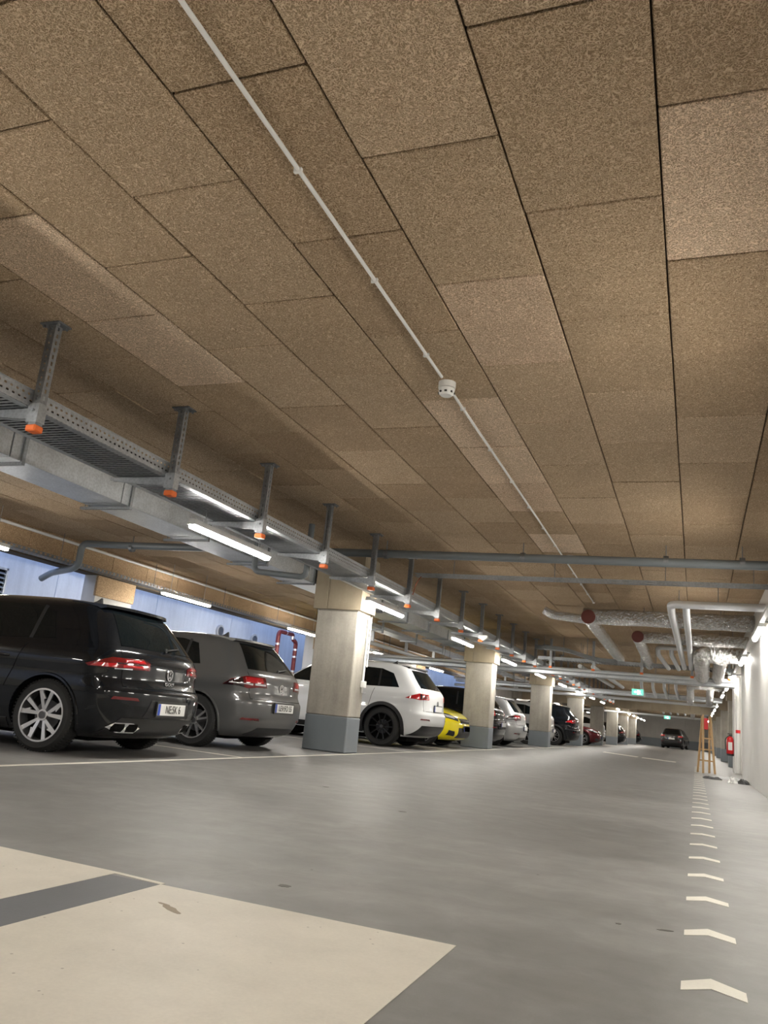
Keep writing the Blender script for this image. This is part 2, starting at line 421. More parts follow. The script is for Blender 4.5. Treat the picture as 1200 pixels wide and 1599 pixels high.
# dirt
def blot(cx, cy, rx, ry, rot, mat, seed, z=.0022):
    r = random.Random(seed); P = []
    for i in range(16):
        a = 2*PI*i/16; q = r.uniform(.75, 1.1); x, y = rx*q*math.cos(a), ry*q*math.sin(a)
        P.append((cx+x*math.cos(rot)-y*math.sin(rot), cy+x*math.sin(rot)+y*math.cos(rot)))
    strip('floor_stain', P, mat, z)
grime = plain('dark oily stain', (.05, .042, .036), .5); scuff = plain('brown scuff', (.30, .25, .19), .8)
blot(-1.42, 2.905, .026, .022, 0, grime, 1, .001); blot(-1.52, 2.335, .055, .016, -.5, scuff, 2); blot(-1.57, 2.37, .03, .008, -.2, scuff, 4)
blot(-.26, 3.30, .012, .012, 0, grime, 3, .001); blot(-.10, 2.93+.40, .03, .012, .3, grime, 5, .001); blot(-1.9, 5.6, .03, .03, 0, grime, 6, .001); blot(-2.9, 6.5, .03, .03, 0, grime, 7, .001)
# ---------------------------------------------------------------- columns
def column(x0, x1, y0, y1, label, detail=True, head=True, zb=.52):
    t = thing('column', label, 'column', ((x0+x1)/2, (y0+y1)/2, 0), group='square concrete columns')
    hx, hy = (x1-x0)/2, (y1-y0)/2
    mb = MB(); mb.bbox((-hx, -hy, 0.005), (hx, hy, zb), .012); mb.build('painted_base', M['grey_base'], t)
    mb = MB(); mb.bbox((-hx+.002, -hy+.002, zb), (hx-.002, hy-.002, 2.1 if head else ZC-.01), .015); mb.build('shaft', M['concrete'], t)
    if head:
        g = .055
        xs = [-hx-g, -hx-g+.24, hx+g]
        for a, c in zip(xs, xs[1:]):
            for s_ in (-1, 1):
                m2 = MB(); yy = s_*(hy+g/2); m2.bbox((a+.003, yy-g/2, 2.11), (c-.003, yy+g/2, ZC-.002), .006); m2.build('head_panel', M['wool_clad'] if False else M['clad'], t)
        for s_ in (-1, 1):
            m2 = MB(); xx = s_*(hx+g/2); m2.bbox((xx-g/2, -hy+.003, 2.11), (xx+g/2, hy-.003, ZC-.002), .006); m2.build('head_panel', M['clad'], t)
        m2 = MB(); m2.box((-hx+.003, -hy+.003, 2.1), (hx-.003, hy-.003, ZC-.003)); m2.build('head_core', M['concrete'], t)
    return t
M['clad'] = concrete('board marked cladding', (.34, .285, .205), .2)
clabels = ['concrete column with grey painted foot between the grey hatchback and the white car', 'concrete column with grey painted foot just right of the yellow car',
           'concrete column with grey foot left of the black off-road car', 'concrete column standing right behind the black off-road car',
           'concrete column right of the dark red car', 'dim concrete column, sixth of the left row', 'concrete column, seventh of the left row', 'far concrete column, eighth of the left row']
for k in range(8):
    y = 11.32+9.0*k
    column(-5.52, -4.82, y, y+.5, clabels[k])
rl = ['concrete column with grey foot behind the fire extinguisher', 'concrete column in the right row seen past the stepladder', 'slim-looking far column in the right row beyond the stepladder',
      'fourth column of the right row, mostly hidden', 'fifth column of the right row, mostly hidden', 'last column of the right row near the end wall']
for k in range(6):
    y = 29.3+9.0*k; column(.98, 1.68, y, y+.5, rl[k])
# pipe on the side of the first column
t = thing('cable_conduit', 'white cable conduit with switch box on the aisle side of the nearest column', 'conduit', (-4.80, 11.72, 0))
m2 = MB(); m2.tube([(0, 0, .9), (0, 0, 2.08)], .018, 8); m2.build('tube', M['white_pvc'], t, True)
m2 = MB(); m2.bbox((-.015, -.05, .98), (.045, .05, 1.08), .006); m2.build('switch_box', M['white_pvc'], t)
m2 = MB(); m2.tube([(0.0, .1, .9+.4), (0, .1, 2.08)], .012, 8); m2.build('tube', M['white_pvc'], t, True)

# ---------------------------------------------------------------- cable tray along the columns
TX1, TX0, TZ = -4.10, -4.66, 2.375
TY0, TY1 = -3.0, 46.0
t = thing('cable_tray', 'long galvanised perforated cable tray running over the parked cars', 'cable tray', (TX1, TY0, TZ))
def L3(x, y, z): return (x-TX1, y-TY0, z-TZ)
for x in (TX1, TX0):
    mb = MB(); mb.box(L3(x-.0015, TY0, TZ), L3(x+.0015, TY1, TZ+.11)); mb.box(L3(x-.008, TY0, TZ+.108), L3(x+.008, TY1, TZ+.114)); mb.build('side_flange', [M['rail']], t)
mb = MB(); y = TY0
while y < TY1:
    mb.box(L3(TX0, y, TZ), L3(TX1, y+.018, TZ+.006)); y += .046
o = mb.build('slotted_bottom', M['galv'], t, fix=False); o['kind'] = 'stuff'
for x in (TX1-.035, TX0+.035):
    mb = MB(); mb.box(L3(x-.03, TY0, TZ-.003), L3(x+.03, TY1, TZ-.0005)); mb.build('edge_strip', M['galv'], t)
# cables lying in it
m2 = MB()
for q in range(15):
    xx = TX0+.03+.036*q; yy = TY0; pth = []
    while yy <= TY1: pth.append(L3(xx+random.uniform(-.008, .008), yy, TZ+.032+.01*(q % 2))); yy += 1.0
    m2.tube(pth, .019, 6)
m2.build('cables', M['black'], t, True)

# hangers: head plate, slotted channel, bracket arm, orange cap
def hanger_proto(zt=ZC, zlow=2.20):
    r = thing('tray_hanger', 'x', 'bracket')
    m1 = MB(); m1.bbox((-.085, -.06, -.012), (.085, .06, -.0), .003)
    for sx in (-1, 1):
        for sy in (-1, 1): m1.tube([(sx*.062, sy*.038, -.028), (sx*.062, sy*.038, -.01)], .010, 6)
    m1.build('head_plate', M['galv_dark'], r)
    H = zt-zlow; sm = hanger_mat
    m1 = MB()
    # U-channel drawn as three thin webs, slots punched by the material
    m1.box((-.032, -.03, -H+.02), (.032, -.0265, -.012)); m1.box((-.032, -.03, -H+.02), (-.0285, .03, -.012)); m1.box((.0285, -.03, -H+.02), (.032, .03, -.012))
    m1.box((-.032, .0265, -H+.02), (-.012, .03, -.012)); m1.box((.012, .0265, -H+.02), (.032, .03, -.012))
    m1.build('slotted_channel', sm, r)
    m1 = MB(); m1.bbox((-.042, -.04, -H), (.042, .04, -H+.045), .008); m1.build('end_cap', M['orange'], r)
    za = TZ-.012-zt
    m1 = MB(); m1.prism([(-.045, za), (-.62, za), (-.62, za-.025), (-.045, za-.075)], 1, -.022, -.019); m1.prism([(-.045, za), (-.62, za), (-.62, za-.025), (-.045, za-.075)], 1, .019, .022)
    m1.box((-.62, -.022, za-.003), (-.045, .022, za)); m1.build('arm', M['galv'], r)
    m1 = MB(); m1.box((-.052, -.036, za-.10), (.04, .036, za+.03)); m1.tube([(0, -.05, za-.02), (0, .05, za-.02)], .010, 6); m1.build('clamp_bracket', M['galv'], r)
    return r
m_ = galv('slotted strut', (.30, .31, .32), .45); nt = m_.node_tree; bs = nt.nodes['Principled BSDF']
tc = N(nt, 'ShaderNodeTexCoord').outputs['Object']; sx = N(nt, 'ShaderNodeSeparateXYZ'); nt.links.new(tc, sx.inputs[0])
u = math_(nt, 'LESS_THAN', math_(nt, 'FRACT', math_(nt, 'MULTIPLY', math_(nt, 'ADD', sx.outputs[2], 9.0), 20.0)), .58)
ax = math_(nt, 'MULTIPLY', math_(nt, 'LESS_THAN', math_(nt, 'ABSOLUTE', sx.outputs[0]), .009), 1.0); ay = math_(nt, 'LESS_THAN', math_(nt, 'ABSOLUTE', sx.outputs[1]), .009)
# slots in the front web (small |x|) and in the side webs (small |y|)
sl = math_(nt, 'MULTIPLY', u, math_(nt, 'MAXIMUM', ax, ay)); nt.links.new(math_(nt, 'SUBTRACT', 1.0, sl), bs.inputs['Alpha'])
hanger_mat = m_
hp = hanger_proto()
hy = [3.79+1.513*k for k in range(28)]
for k, y in enumerate(hy):
    h = hp if k == 0 else copy_tree(hp)
    h.location = (-4.05, y, ZC)
    h['group'] = 'slotted hangers carrying the long cable tray'
    h['label'] = '%s slotted steel tray hanger with orange cap counting from the left edge' % ('leftmost' if k == 0 else ORD[k])

# ---------------------------------------------------------------- ventilation duct behind the tray
t = thing('ventilation_duct', 'rectangular galvanised air duct hung beside the long cable tray', 'duct', (-5.9, 0, 2.5))
DX0, DX1, DZ0, DZ1 = -.24, .28, 0.0, .27
y = -2.5; k = 0
while y < 34:
    mb = MB(); mb.bbox((DX0, y+.004, DZ0), (DX1, y+1.505, DZ1), .004); mb.build('duct_section', M['duct'], t); y += 1.513; k += 1
for k in range(-3, 22):
    y = 5.2+1.513*k; mb = MB()
    mb.box((DX1+.002, y-.018, -.012), (DX1+.022, y+.018, DZ1+.02)); mb.box((DX0-.12, y-.02, -.034), (DX1+.022, y+.02, -.008)); mb.box((DX0-.022, y-.018, -.012), (DX0-.002, y+.018, DZ1+.02))
    for xx in (DX0-.07, DX1+.012): mb.tube([(xx, y, 0), (xx, y, ZC-2.5-.005)], .005, 6)
    mb.build('strap', M['galv_dark'], t)
# U-bend pipe
mb = MB(); mb.tube(bent([(-5.55, 9.3, ZC-.004), (-5.55, 9.3, 2.31), (-4.76, 9.3, 2.25), (-4.76, 9.3, ZC-.004)], .1), .04, 12)
tag(mb.build('bent_pipe', M['pipe'], None, True), 'dark grey U-shaped pipe hanging below the duct left of the nearest column', 'pipe')

# ---------------------------------------------------------------- tube lamps
def lamp_proto(L=1.5, hang=.18):
    r = thing('tube_lamp', 'x', 'lamp'); h = L/2
    mb = MB(); mb.prism([(-.045, -.01), (-.03, .045), (.03, .045), (.045, -.01)], 1, -h, h); mb.build('housing', M['lampbody'], r)
    mb = MB(); mb.prism([(-.034, -.012), (.034, -.012), (.030, -.036), (.018, -.048), (-.018, -.048), (-.030, -.036)], 1, -h+.015, h-.015); mb.build('diffuser', M['lamp'], r)
    for s_ in (-1, 1):
        mb = MB(); mb.tube([(0, s_*h*.7, .04), (0, s_*h*.7, .04+hang)], .004, 6); mb.build('suspension_wire', M['galv'], r)
    return r
def lamps(proto, pts, group, labels, rz=0):
    for k, p in enumerate(pts):
        o = proto if k == 0 and not proto.get('used') else copy_tree(proto)
        proto['used'] = 1
        o.location = p; o.rotation_euler = (0, 0, rz); o['group'] = group; o['label'] = labels(k)
lp = lamp_proto(1.5, .17)
ys = [-2.2, 2.3]+[6.92+4.5*k for k in range(17)]  # the first two are unseen, put in for lighting
ys = [y for y in ys if abs(y-47) > 1.2]
lamps(lp, [(-4.42, y, 2.19) for y in ys if y < 46], 'lit tube lamps under the long cable tray',
      lambda k: 'lit tube lamp under the cable tray, %s' % (['out of view behind the photographer', 'out of view beside the photographer', 'nearest, left of the first column', 'just right of the first column',
        'in front of the second column head', 'just right of the second column', 'above the third column'][k] if k < 7 else '%s one in view' % ORD[k-2]))
lp4 = lamp_proto(1.5, .735)
lamps(lp4, [(-4.42, y, 2.19) for y in ys if y > 46], 'lit tube lamps past the end of the cable tray', lambda k: 'lit tube lamp over the left bays far away, %s past the cross beam' % ['first', 'second', 'third', 'fourth', 'fifth', 'sixth', 'seventh', 'eighth'][k])  # the last two are added to brighten the far wall
for o in [o for o in C.objects if o.name.startswith('tube_lamp')]:
    if 'used' in o: del o['used']
lp2 = lamp_proto(1.6, .525)
lamps(lp2, [(-9.2, y, 2.40) for y in (-1.5, 3.0, 7.8, 13.1, 18.2, 23.9, 29.7, 35.2, 41, 48.6, 53, 59, 65, 71, 77)], 'lit tube lamps along the left wall',  # row carried on down the hall with added lamps that brighten the far wall
      lambda k: 'lit tube lamp by the left wall, ' + (['out of view behind the photographer', 'out of view at far left', 'hidden by the frame edge at far left', 'above the black hatchback', 'above the grey hatchback, left of the column',
        'above the white car', 'between white car and second column', 'behind the second column'][k] if k < 8 else '%s one far down, row extended for brightness' % ORD[k]))
lp3 = lamp_proto(1.5, .0)
for c in [c for c in lp3.children if c.name.startswith('suspension')]: bpy.data.objects.remove(c)
lamps(lp3, [(.86, y, 2.35) for y in [-4.7, -.2, 4.3, 8.8]+[13.3+4.5*k for k in range(15)]], 'lit tube lamps along the right wall',
      lambda k: ('bright tube lamp on the right wall, ' + (['far behind the photographer', 'just behind the photographer', 'out of view beside the photographer', 'out of view ahead on the right', 'nearest in view at the right edge',
        'second in view by the foil ducts', 'third in view at the wall end', 'above the fire extinguisher'][k] if k < 8 else '%s of the row towards the far end' % ORD[k-4])))
t = thing('lamp_trunking', 'white trunking rail carrying the bright lamps along the right wall', 'trunking', (.86, -6, 2.416))
mb = MB(); mb.bbox((-.03, 0, -.022), (.03, 86, .022), .004); mb.build('rail', M['lampbody'], t)
for k in range(40):
    mb = MB(); y = 1+2.2*k; 
    if y < 26: mb.box((.03, y-.015, -.01), (.089, y+.015, .012))
    else: mb.tube([(0, y, .02), (0, y, ZC-2.42)], .005, 6)
    mb.build('wall_bracket', M['galv_dark'], t)

# ---------------------------------------------------------------- smoke detector and its conduit
t = thing('ceiling_conduit', 'thin white conduit running along the ceiling to the smoke detector', 'conduit', (-1.70, 0, ZC-.012))
mb = MB(); pth = [(.04, -.5, 0)]+[(.04-.02*(y/15), y, 0) for y in (1, 3, 4.95)]; mb.tube(pth, .0105, 8); mb.tube([(.03, 5.2, 0), (.0, 9, 0), (-.06, 14.9, 0)], .0105, 8); mb.build('tube', M['white_pvc'], t, True)
for k in range(17):
    mb = MB(); y = .8+.95*k; xx = .04-.02*(y/15) if y < 5 else .03-.09*(y-5.2)/9.7
    mb.box((xx-.022, y-.008, -.012), (xx+.016, y+.008, .012)); mb.build('clip', M['white_pvc'], t)
t = thing('smoke_detector', 'round white smoke detector under the wood-wool ceiling', 'smoke detector', (-1.665, 5.08, ZC))
mb = MB(); mb.tube([(0, 0, -.045), (0, 0, 0)], .062, 24); mb.build('base', M['white_pvc'], t, True)
mb = MB(); mb.tube([(0, 0, -.10), (0, 0, -.085), (0, 0, -.05)], [.04, .055, .058], 24); mb.build('sensor_head', M['white_pvc'], t, True)
mb = MB()
for k in range(8):
    a = 2*PI*k/8+.2; mb.box((.050*math.cos(a)-.009, .050*math.sin(a)-.009, -.087), (.050*math.cos(a)+.009, .050*math.sin(a)+.009, -.075))
mb.build('vent_slot', M['black'], t)
t = thing('smoke_detector', 'small white detector behind the grey cross pipe', 'smoke detector', (-1.62, 10.95, ZC))
mb = MB(); mb.tube([(0, 0, -.04), (0, 0, 0)], .055, 20); mb.build('base', M['white_pvc'], t, True)
mb = MB(); mb.tube([(0, 0, -.08), (0, 0, -.04)], [.04, .052], 20); mb.build('sensor_head', M['white_pvc'], t, True)
t = thing('emergency_light', 'small white emergency light box under the cable tray by the second column', 'lamp', (-4.0, 15.9, 2.28))
mb = MB(); mb.prism([(-.09, .05), (.09, .05), (.09, 0), (0, -.06), (-.09, 0)], 1, -.05, .05); mb.build('housing', M['white_pvc'], t)
mb = MB(); mb.tube([(-.03, 0, .05), (-.03, 0, .09)], .008, 6); mb.build('stem', M['galv'], t)

# ---------------------------------------------------------------- pipes across the hall
t = thing('drain_pipe', 'dark grey drain pipe crossing the whole hall under the ceiling', 'pipe', (0, 10.15, 2.76))
mb = MB(); mb.tube(bent([(-10.55, .55, -.46), (-10.3, .5, -.36), (-9.45, .06, -.35), (-9.30, 0, -.30), (-9.30, 0, .06), (-8.6, 0, .04), (.94, 0, -.03)], .12), .055, 14); mb.build('tube', M['pipe'], t, True)
for x in (-8.3, -6.2, -4.0, -2.1, -.35, .5):
    mb = MB(); mb.tube([(x-.03, 0, 0), (x+.03, 0, 0)], .062, 14); mb.tube([(x, 0, .05), (x, 0, .195)], .006, 6); mb.build('pipe_clamp', M['galv_dark'], t)
t = thing('cable_rail', 'narrow slotted cable rail crossing the hall behind the drain pipe', 'cable rail', (0, 11.45, 2.69))
mb = MB(); mb.box((-4.0, -.05, 0), (.94, -.047, .05)); mb.box((-4.0, -.05, .05), (.94, .05, .053)); mb.box((-4, .047, 0), (.94, .05, .05)); mb.build('channel', M['rung_rail'], t)
for x in (-3.4, -1.9, -.4, .7):
    mb = MB(); mb.tube([(x, 0, .05), (x, 0, .27)], .005, 6); mb.build('threaded_rod', M['galv_dark'], t)
mb = MB(); mb.tube(bent([(-3.9, -.0, .02), (-3.98, -.0, -.1), (-4.02, 0, -.28)], .05), .008, 6); mb.build('drooping_cable', plain('orange brown cable', (.30, .08, .03), .5), t, True)

# long conduit and tray under the left beam
t = thing('wall_conduit', 'pale conduit running along the top of the left wall', 'conduit', (XL+.07, 0, 2.90))
mb = MB(); mb.tube([(0, 3, 0), (0, 21.5, 0)], .025, 8); mb.tube([(0, 21.6, 0), (0, 60, 0)], .02, 8); mb.build('tube', M['white_pvc'], t, True)
t = thing('wall_cable_tray', 'mesh cable tray hung below the clad beam along the left wall', 'cable tray', (XL+.25, 0, 2.50))
mb = MB()
for dx, dz in ((0, 0), (-.1, 0), (.1, 0), (.1, .05), (-.1, .05)): mb.box((dx-.004, 2, dz-.004), (dx+.004, 60, dz+.004))
y = 2.0
while y < 60: mb.box((-.1, y, -.006), (.1, y+.05, -.002)); mb.box((.1, y, -.006), (.104, y+.05, .05)); y += .1
o = mb.build('mesh', M['galv_dark'], t, fix=False); o['kind'] = 'stuff'
for k in range(20):
    mb = MB(); y = 5.1+2.5*k; mb.tube([(0, y, 0), (0, y, .465)], .005, 6); mb.build('threaded_rod', M['galv_dark'], t)

# red pipes in the light well, wall vents
t = thing('red_pipes', 'dark red pipe loop with silver clips outside behind the grey hatchback', 'pipe', (-10.6, 20.0, 0))
for yy, top in ((-.45, 2.50), (.55, 2.35)):
    pass
mb = MB(); mb.tube(bent([(0, -.48, .005), (0, -.48, 2.50), (0, .35, 2.50), (0, .35, 2.36)], .16), .06, 12); mb.tube(bent([(.0, .60, .005), (0, .60, 2.30), (0, .42, 2.36)], .12), .06, 12); mb.build('pipe_run', M['redpipe'], t, True)
for (yy, z) in ((-.48, 2.15), (-.48, 1.7), (.60, 1.9), (.60, 2.1), (.60, 1.5)):
    mb = MB(); mb.tube([(0, yy, z-.025), (0, yy, z+.025)], .066, 12); mb.build('clip', M['silver'], t, True)
mb = MB(); mb.tube([(0, -.1, 2.5), (0, -.04, 2.5)], .066, 12); mb.tube([(0, .35, 2.36), (0, .35, 2.45)], .066, 12); mb.build('clip', M['silver'], t, True)
def ring_vent(y, z, label):
    t = thing('wall_vent', label, 'vent', (XO, y, z))
    mb = MB(); mb.tube([(0, 0, 0), (.06, 0, 0)], .17, 24); mb.build('frame', M['far_concrete'], t, True)
    mb = MB(); mb.tube([(.062, 0, 0), (.066, 0, 0)], .12, 20); mb.build('opening', M['dark'], t)
    for j in range(-3, 4):
        h_ = math.sqrt(.12**2-(j*.034)**2); mb = MB(); mb.box((.068, j*.034-.006, -h_), (.074, j*.034+.006, h_)); mb.build('bar', M['galv'], t)
ring_vent(18.75, 2.32, 'round barred vent in the outer wall above the grey hatchback, left one'); ring_vent(20.6, 2.30, 'round barred vent in the outer wall, right one near the red pipes')
t = thing('louvre_vent', 'louvred grille in the outer wall at the left edge', 'vent', (XO, 11.0, 2.25))
mb = MB(); mb.box((0, -.3, -.3), (.05, .3, -.26)); mb.box((0, -.3, .26), (.05, .3, .3)); mb.box((0, .26, -.3), (.05, .3, .3)); mb.box((0, -.3, -.3), (.05, -.26, .3)); mb.build('frame', M['galv'], t)
mb = MB(); mb.box((0, -.26, -.26), (.01, .26, .26)); mb.build('opening', M['dark'], t)
for j in range(6):
    mb = MB(); z = -.22+.085*j; mb.prism([(.012, z), (.045, z-.03), (.045, z-.02), (.012, z+.01)], 1, -.26, .26); mb.build('slat', M['galv'], t)
b = MB()
for y in (12.6, 15.9, 9.7, 6.8, 19.3, 22.0): b.box((XO, y, 0), (XO+.02, y+.05, 3.25))
struct('trim_3', b, M['outer'])

# ---------------------------------------------------------------- foil-wrapped pipes on the right
def foil_run(name, label, paths, cap=None, mat='foil', cat='pipe', rods=()):
    t = thing(name, label, cat)
    for (pts, r) in paths:
        P = bent(pts, r*2.2, 5)
        # resample for crumples
        Q = [P[0]]
        for a, c in zip(P, P[1:]):
            n = max(1, int((c-a).length/.18))
            for j in range(1, n+1): Q.append(a.lerp(c, j/n))
        rr = [r*(1+random.uniform(-.05, .05)) if mat == 'foil' else r for _ in Q]
        mb = MB(); mb.tube(Q, rr, 14); mb.build('pipe_run', M[mat], t, True)
    if cap:
        (p, d, r) = cap; p = Vector(p); mb = MB(); mb.tube([p, p+Vector(d)*.03], r, 16); mb.build('end_cap', M['redcap'], t)
    for (x, y, z) in rods:
        mb = MB(); mb.tube([(x, y, z), (x, y, ZC-.005)], .006, 6); mb.build('threaded_rod', M['galv_dark'], t)
    return t
foil_run('foil_duct', 'long foil-wrapped duct with dark red end cap, topmost on the right', [([(-1.98, 15.4, 2.76), (.94, 15.4, 2.76)], .145), ([(-1.87, 15.22, 2.72), (-1.95, 23.2, 2.66)], .125), ([(-2.0, 15.6, 2.72), (-2.6, 15.6, 2.78), (-2.75, 15.6, 2.86)], .085)],
         ((-1.87, 15.22, 2.72), (0, -1, 0), .13), rods=((-.9, 15.4, 2.88), (.4, 15.4, 2.88)))
foil_run('foil_duct', 'second foil-wrapped duct with dark red end cap, below and right of the first', [([(-1.12, 17.1, 2.62), (.94, 17.1, 2.62)], .115), ([(-1.10, 16.92, 2.60), (-1.15, 22.6, 2.52)], .115)],
         ((-1.10, 16.92, 2.60), (0, -1, 0), .118), rods=((-.3, 17.1, 2.72),))
foil_run('jacketed_pipe', 'pair of white jacketed pipes dropping from the high cross pipe on the right', [([(.94, 12.9, 2.66), (-.37, 12.9, 2.66), (-.37, 13.5, 2.62), (-.28, 21.5, 2.42)], .06), ([(-.15, 12.9, 2.66), (-.15, 13.6, 2.60), (-.12, 21.5, 2.42)], .055)],
         mat='foil_smooth', rods=((.3, 12.9, 2.7), (-.26, 13.4, 2.65)))
foil_run('jacketed_pipe', 'pair of thin jacketed elbows below the second foil duct', [([(.94, 18.9, 2.62), (-.80, 18.9, 2.62), (-.80, 19.3, 2.5), (-.66, 22, 2.42)], .05), ([(-.52, 18.9, 2.62), (-.52, 19.3, 2.5), (-.42, 22, 2.42)], .05)], mat='foil_smooth')
foil_run('foil_duct', 'thick foil-wrapped duct with two fat elbows beside the white wall', [([(.94, 18.2, 2.46), (.10, 18.2, 2.46), (.10, 18.5, 2.40), (.14, 22.5, 2.3)], .17), ([(.48, 18.5, 2.42), (.50, 22.5, 2.28)], .14)], rods=((.7, 18.2, 2.6),))
foil_run('foil_duct', 'short foil duct above the thick elbows, reaching the right wall', [([(.94, 18.9, 2.78), (-.2, 18.9, 2.78)], .1)])
# the same services again further down the hall
for (yy, dz, lab) in ((31.0, 0, 'middle of the hall'), (50.5, 0, 'far part of the hall')):
    foil_run('foil_duct', 'group of foil elbows on the right in the %s' % lab, [([(.9, yy, 2.6), (-.2, yy, 2.6), (-.2, yy+.3, 2.5), (-.2, yy+1.4, 2.1)], .13), ([(.45, yy, 2.6), (.45, yy+.4, 2.5), (.45, yy+1.6, 2.1)], .13)])
    foil_run('jacketed_pipe', 'row of white hooked pipes in the %s' % lab, [([(.9, yy+.6, 2.72), (-2.0, yy+.6, 2.72)], .05)]+[([(x, yy+.6, 2.7), (x, yy+.9, 2.45), (x+.1, yy+1.2, 2.15)], .055) for x in (-1.9, -1.5, -1.1, -.7)], mat='foil_smooth')
    foil_run('foil_duct', 'two slanting silver pipes under the ceiling in the %s' % lab, [([(-3.4, yy-(5 if yy < 40 else 2.4), 2.62), (-3.3, yy+5, 2.62)], .07), ([(-3.0, yy-(5 if yy < 40 else 2.4), 2.62), (-2.9, yy+5, 2.62)], .07)], mat='foil_smooth')
    foil_run('jacketed_pipe', 'long cross pipe in the %s' % lab, [([(.7, yy+2.4, 2.05), (-9.5, yy+2.4, 2.05)], .06)], mat='foil_smooth', rods=((-1, yy+2.4, 2.1), (-4, yy+2.4, 2.1), (-7, yy+2.4, 2.1)))

# crossing tray and steel duct
def cross_services(y, label, x0=-9.6, x1=1.55, z=2.2, mesh=True):
    t = thing('cross_duct', 'flat steel duct crossing the hall, %s' % label, 'duct', (0, y, z))
    mb = MB(); mb.bbox((x0, .35, -.10), (x1 if x1 < .9 else .92, .85, .02), .01); mb.build('duct_body', M['duct'], t)
    mb = MB(); mb.tube([(x0, .1, .03), (.92, .1, .03)], .05, 12); mb.build('side_pipe', M['foil_smooth'], t, True)
    k = 0
    for x in [x0+1+1.9*i for i in range(6)]:
        for (ya, za) in ((.6, .02), (.1, .07)):
            mb = MB(); mb.tube([(x, ya, za), (x, ya, ZC-z-.005)], .006, 6); mb.build('threaded_rod', M['galv_dark'], t)
    if mesh:
        t = thing('cross_cable_tray', 'cable tray with slotted floor crossing the hall, %s' % label, 'cable tray', (0, y, z+.22))
        mb = MB(); mb.box((-3.95, -.45, 0), (.92, -.447, .08)); mb.box((-3.95, -.05, 0), (.92, -.047, .08)); mb.build('side_flange', M['galv'], t)
        mb = MB(); x = -3.95
        while x < .9: mb.box((x, -.45, -.004), (x+.03, -.047, .0)); x += .075
        o = mb.build('slotted_bottom', M['galv_dark'], t, fix=False); o['kind'] = 'stuff'
        for x in (-3.6, -2.5, -1.3, -.1, .75):
            mb = MB(); mb.box((x-.03, -.52, -.18), (x+.03, -.46, ZC-z-.22-.004)); mb.box((x-.02, -.47, -.05), (x+.02, -.02, -.008)); mb.build('hanger_strut', M['galv'], t)
            mb = MB(); mb.bbox((x-.04, -.53, -.22), (x+.04, -.45, -.17), .008); mb.build('end_cap', M['orange'], t)
cross_services(22.2, 'in front of the exit sign')
cross_services(33.5, 'behind the exit sign', z=2.3, mesh=False)
# tray bend near the third column
t = thing('tray_bend', 'raised curved piece of cable tray where it leaves the long tray', 'cable tray', (0, 0, 0))
mb = MB()
for s_ in (-.0, .35):
    P = bent([(-3.9, 21.0+s_, 2.62), (-3.2, 21.0+s_, 2.62), (-2.4, 21.3+s_, 2.42), (-1.9, 21.4+s_, 2.42)], .3)
    for a, c in zip(P, P[1:]): mb.add([(a.x, a.y, a.z), (c.x, c.y, c.z), (c.x, c.y, c.z+.09), (a.x, a.y, a.z+.09)], [(0, 1, 2, 3)])
P = bent([(-3.9, 21.0, 2.62), (-3.2, 21.0, 2.62), (-2.4, 21.3, 2.42), (-1.9, 21.4, 2.42)], .3)
for a, c in zip(P, P[1:]): mb.add([(a.x, a.y, a.z), (c.x, c.y, c.z), (c.x, c.y+.35, c.z), (a.x, a.y+.35, a.z)], [(0, 1, 2, 3)])
mb.build('channel', M['galv_dark'], t)
for x in (-3.7, -3.2, -2.6):
    mb = MB(); mb.tube([(x, 21.2, 2.5), (x, 21.2, ZC-.004)], .01, 6); mb.build('rod', M['galv_dark'], t)
# services over the left bays beyond the first column
t = thing('bay_pipe', 'white pipe run over the white car bays, beyond the first column', 'pipe')
mb = MB(); mb.tube([(-8.2, 17.2, 2.42), (-8.2, 40, 2.42)], .055, 12); mb.build('tube', M['foil_smooth'], t, True)
for k in range(8):
    y = 17.6+2.8*k; mb = MB(); mb.box((-8.24, y-.03, 2.47), (-8.16, y+.03, ZC-.004)); mb.build('hanger', M['galv'], t)
t = thing('bay_tray', 'galvanised tray over the white car bays, beyond the first column', 'cable tray')
mb = MB(); mb.box((-7.6, 15.6, 2.60), (-7.597, 40, 2.68)); mb.box((-7.2, 15.6, 2.60), (-7.197, 40, 2.68)); mb.box((-7.6, 15.6, 2.597), (-7.2, 40, 2.60)); mb.build('channel', M['galv'], t)
for k in range(9):
    y = 15.8+2.6*k; mb = MB(); mb.box((-7.17, y-.03, 2.50), (-7.13, y+.03, ZC-.004)); mb.box((-7.62, y-.02, 2.56), (-7.13, y+.02, 2.596)); mb.build('hanger', M['galv'], t)

# clad beam across the hall
t = thing('cross_beam', 'clad beam crossing the hall far away, below the ceiling', 'beam', (0, 46.9, 0))
mb = MB(); mb.box((XL, 0, 2.12), (.72, .5, ZC-.003)); mb.build('core', M['concrete'], t)
for k in range(10):
    x = XL+.6+1.0*k; mb = MB(); mb.bbox((x, -.04, 2.10), (x+.992, -.002, ZC-.003), .006); mb.build('cladding_panel', M['clad'], t)

tag((lambda m: (m.tube(bent([(.2, 21.55, 2.52), (.35, 21.5, 2.36), (.6, 21.5, 2.30), (1.1, 21.5, 2.36), (1.55, 21.5, 2.46)], .2), .012, 6), m.build('drooping_cable', M['black'], None, True))[1])(MB()), 'black cable sagging below the cross tray at the right wall niche', 'cable')
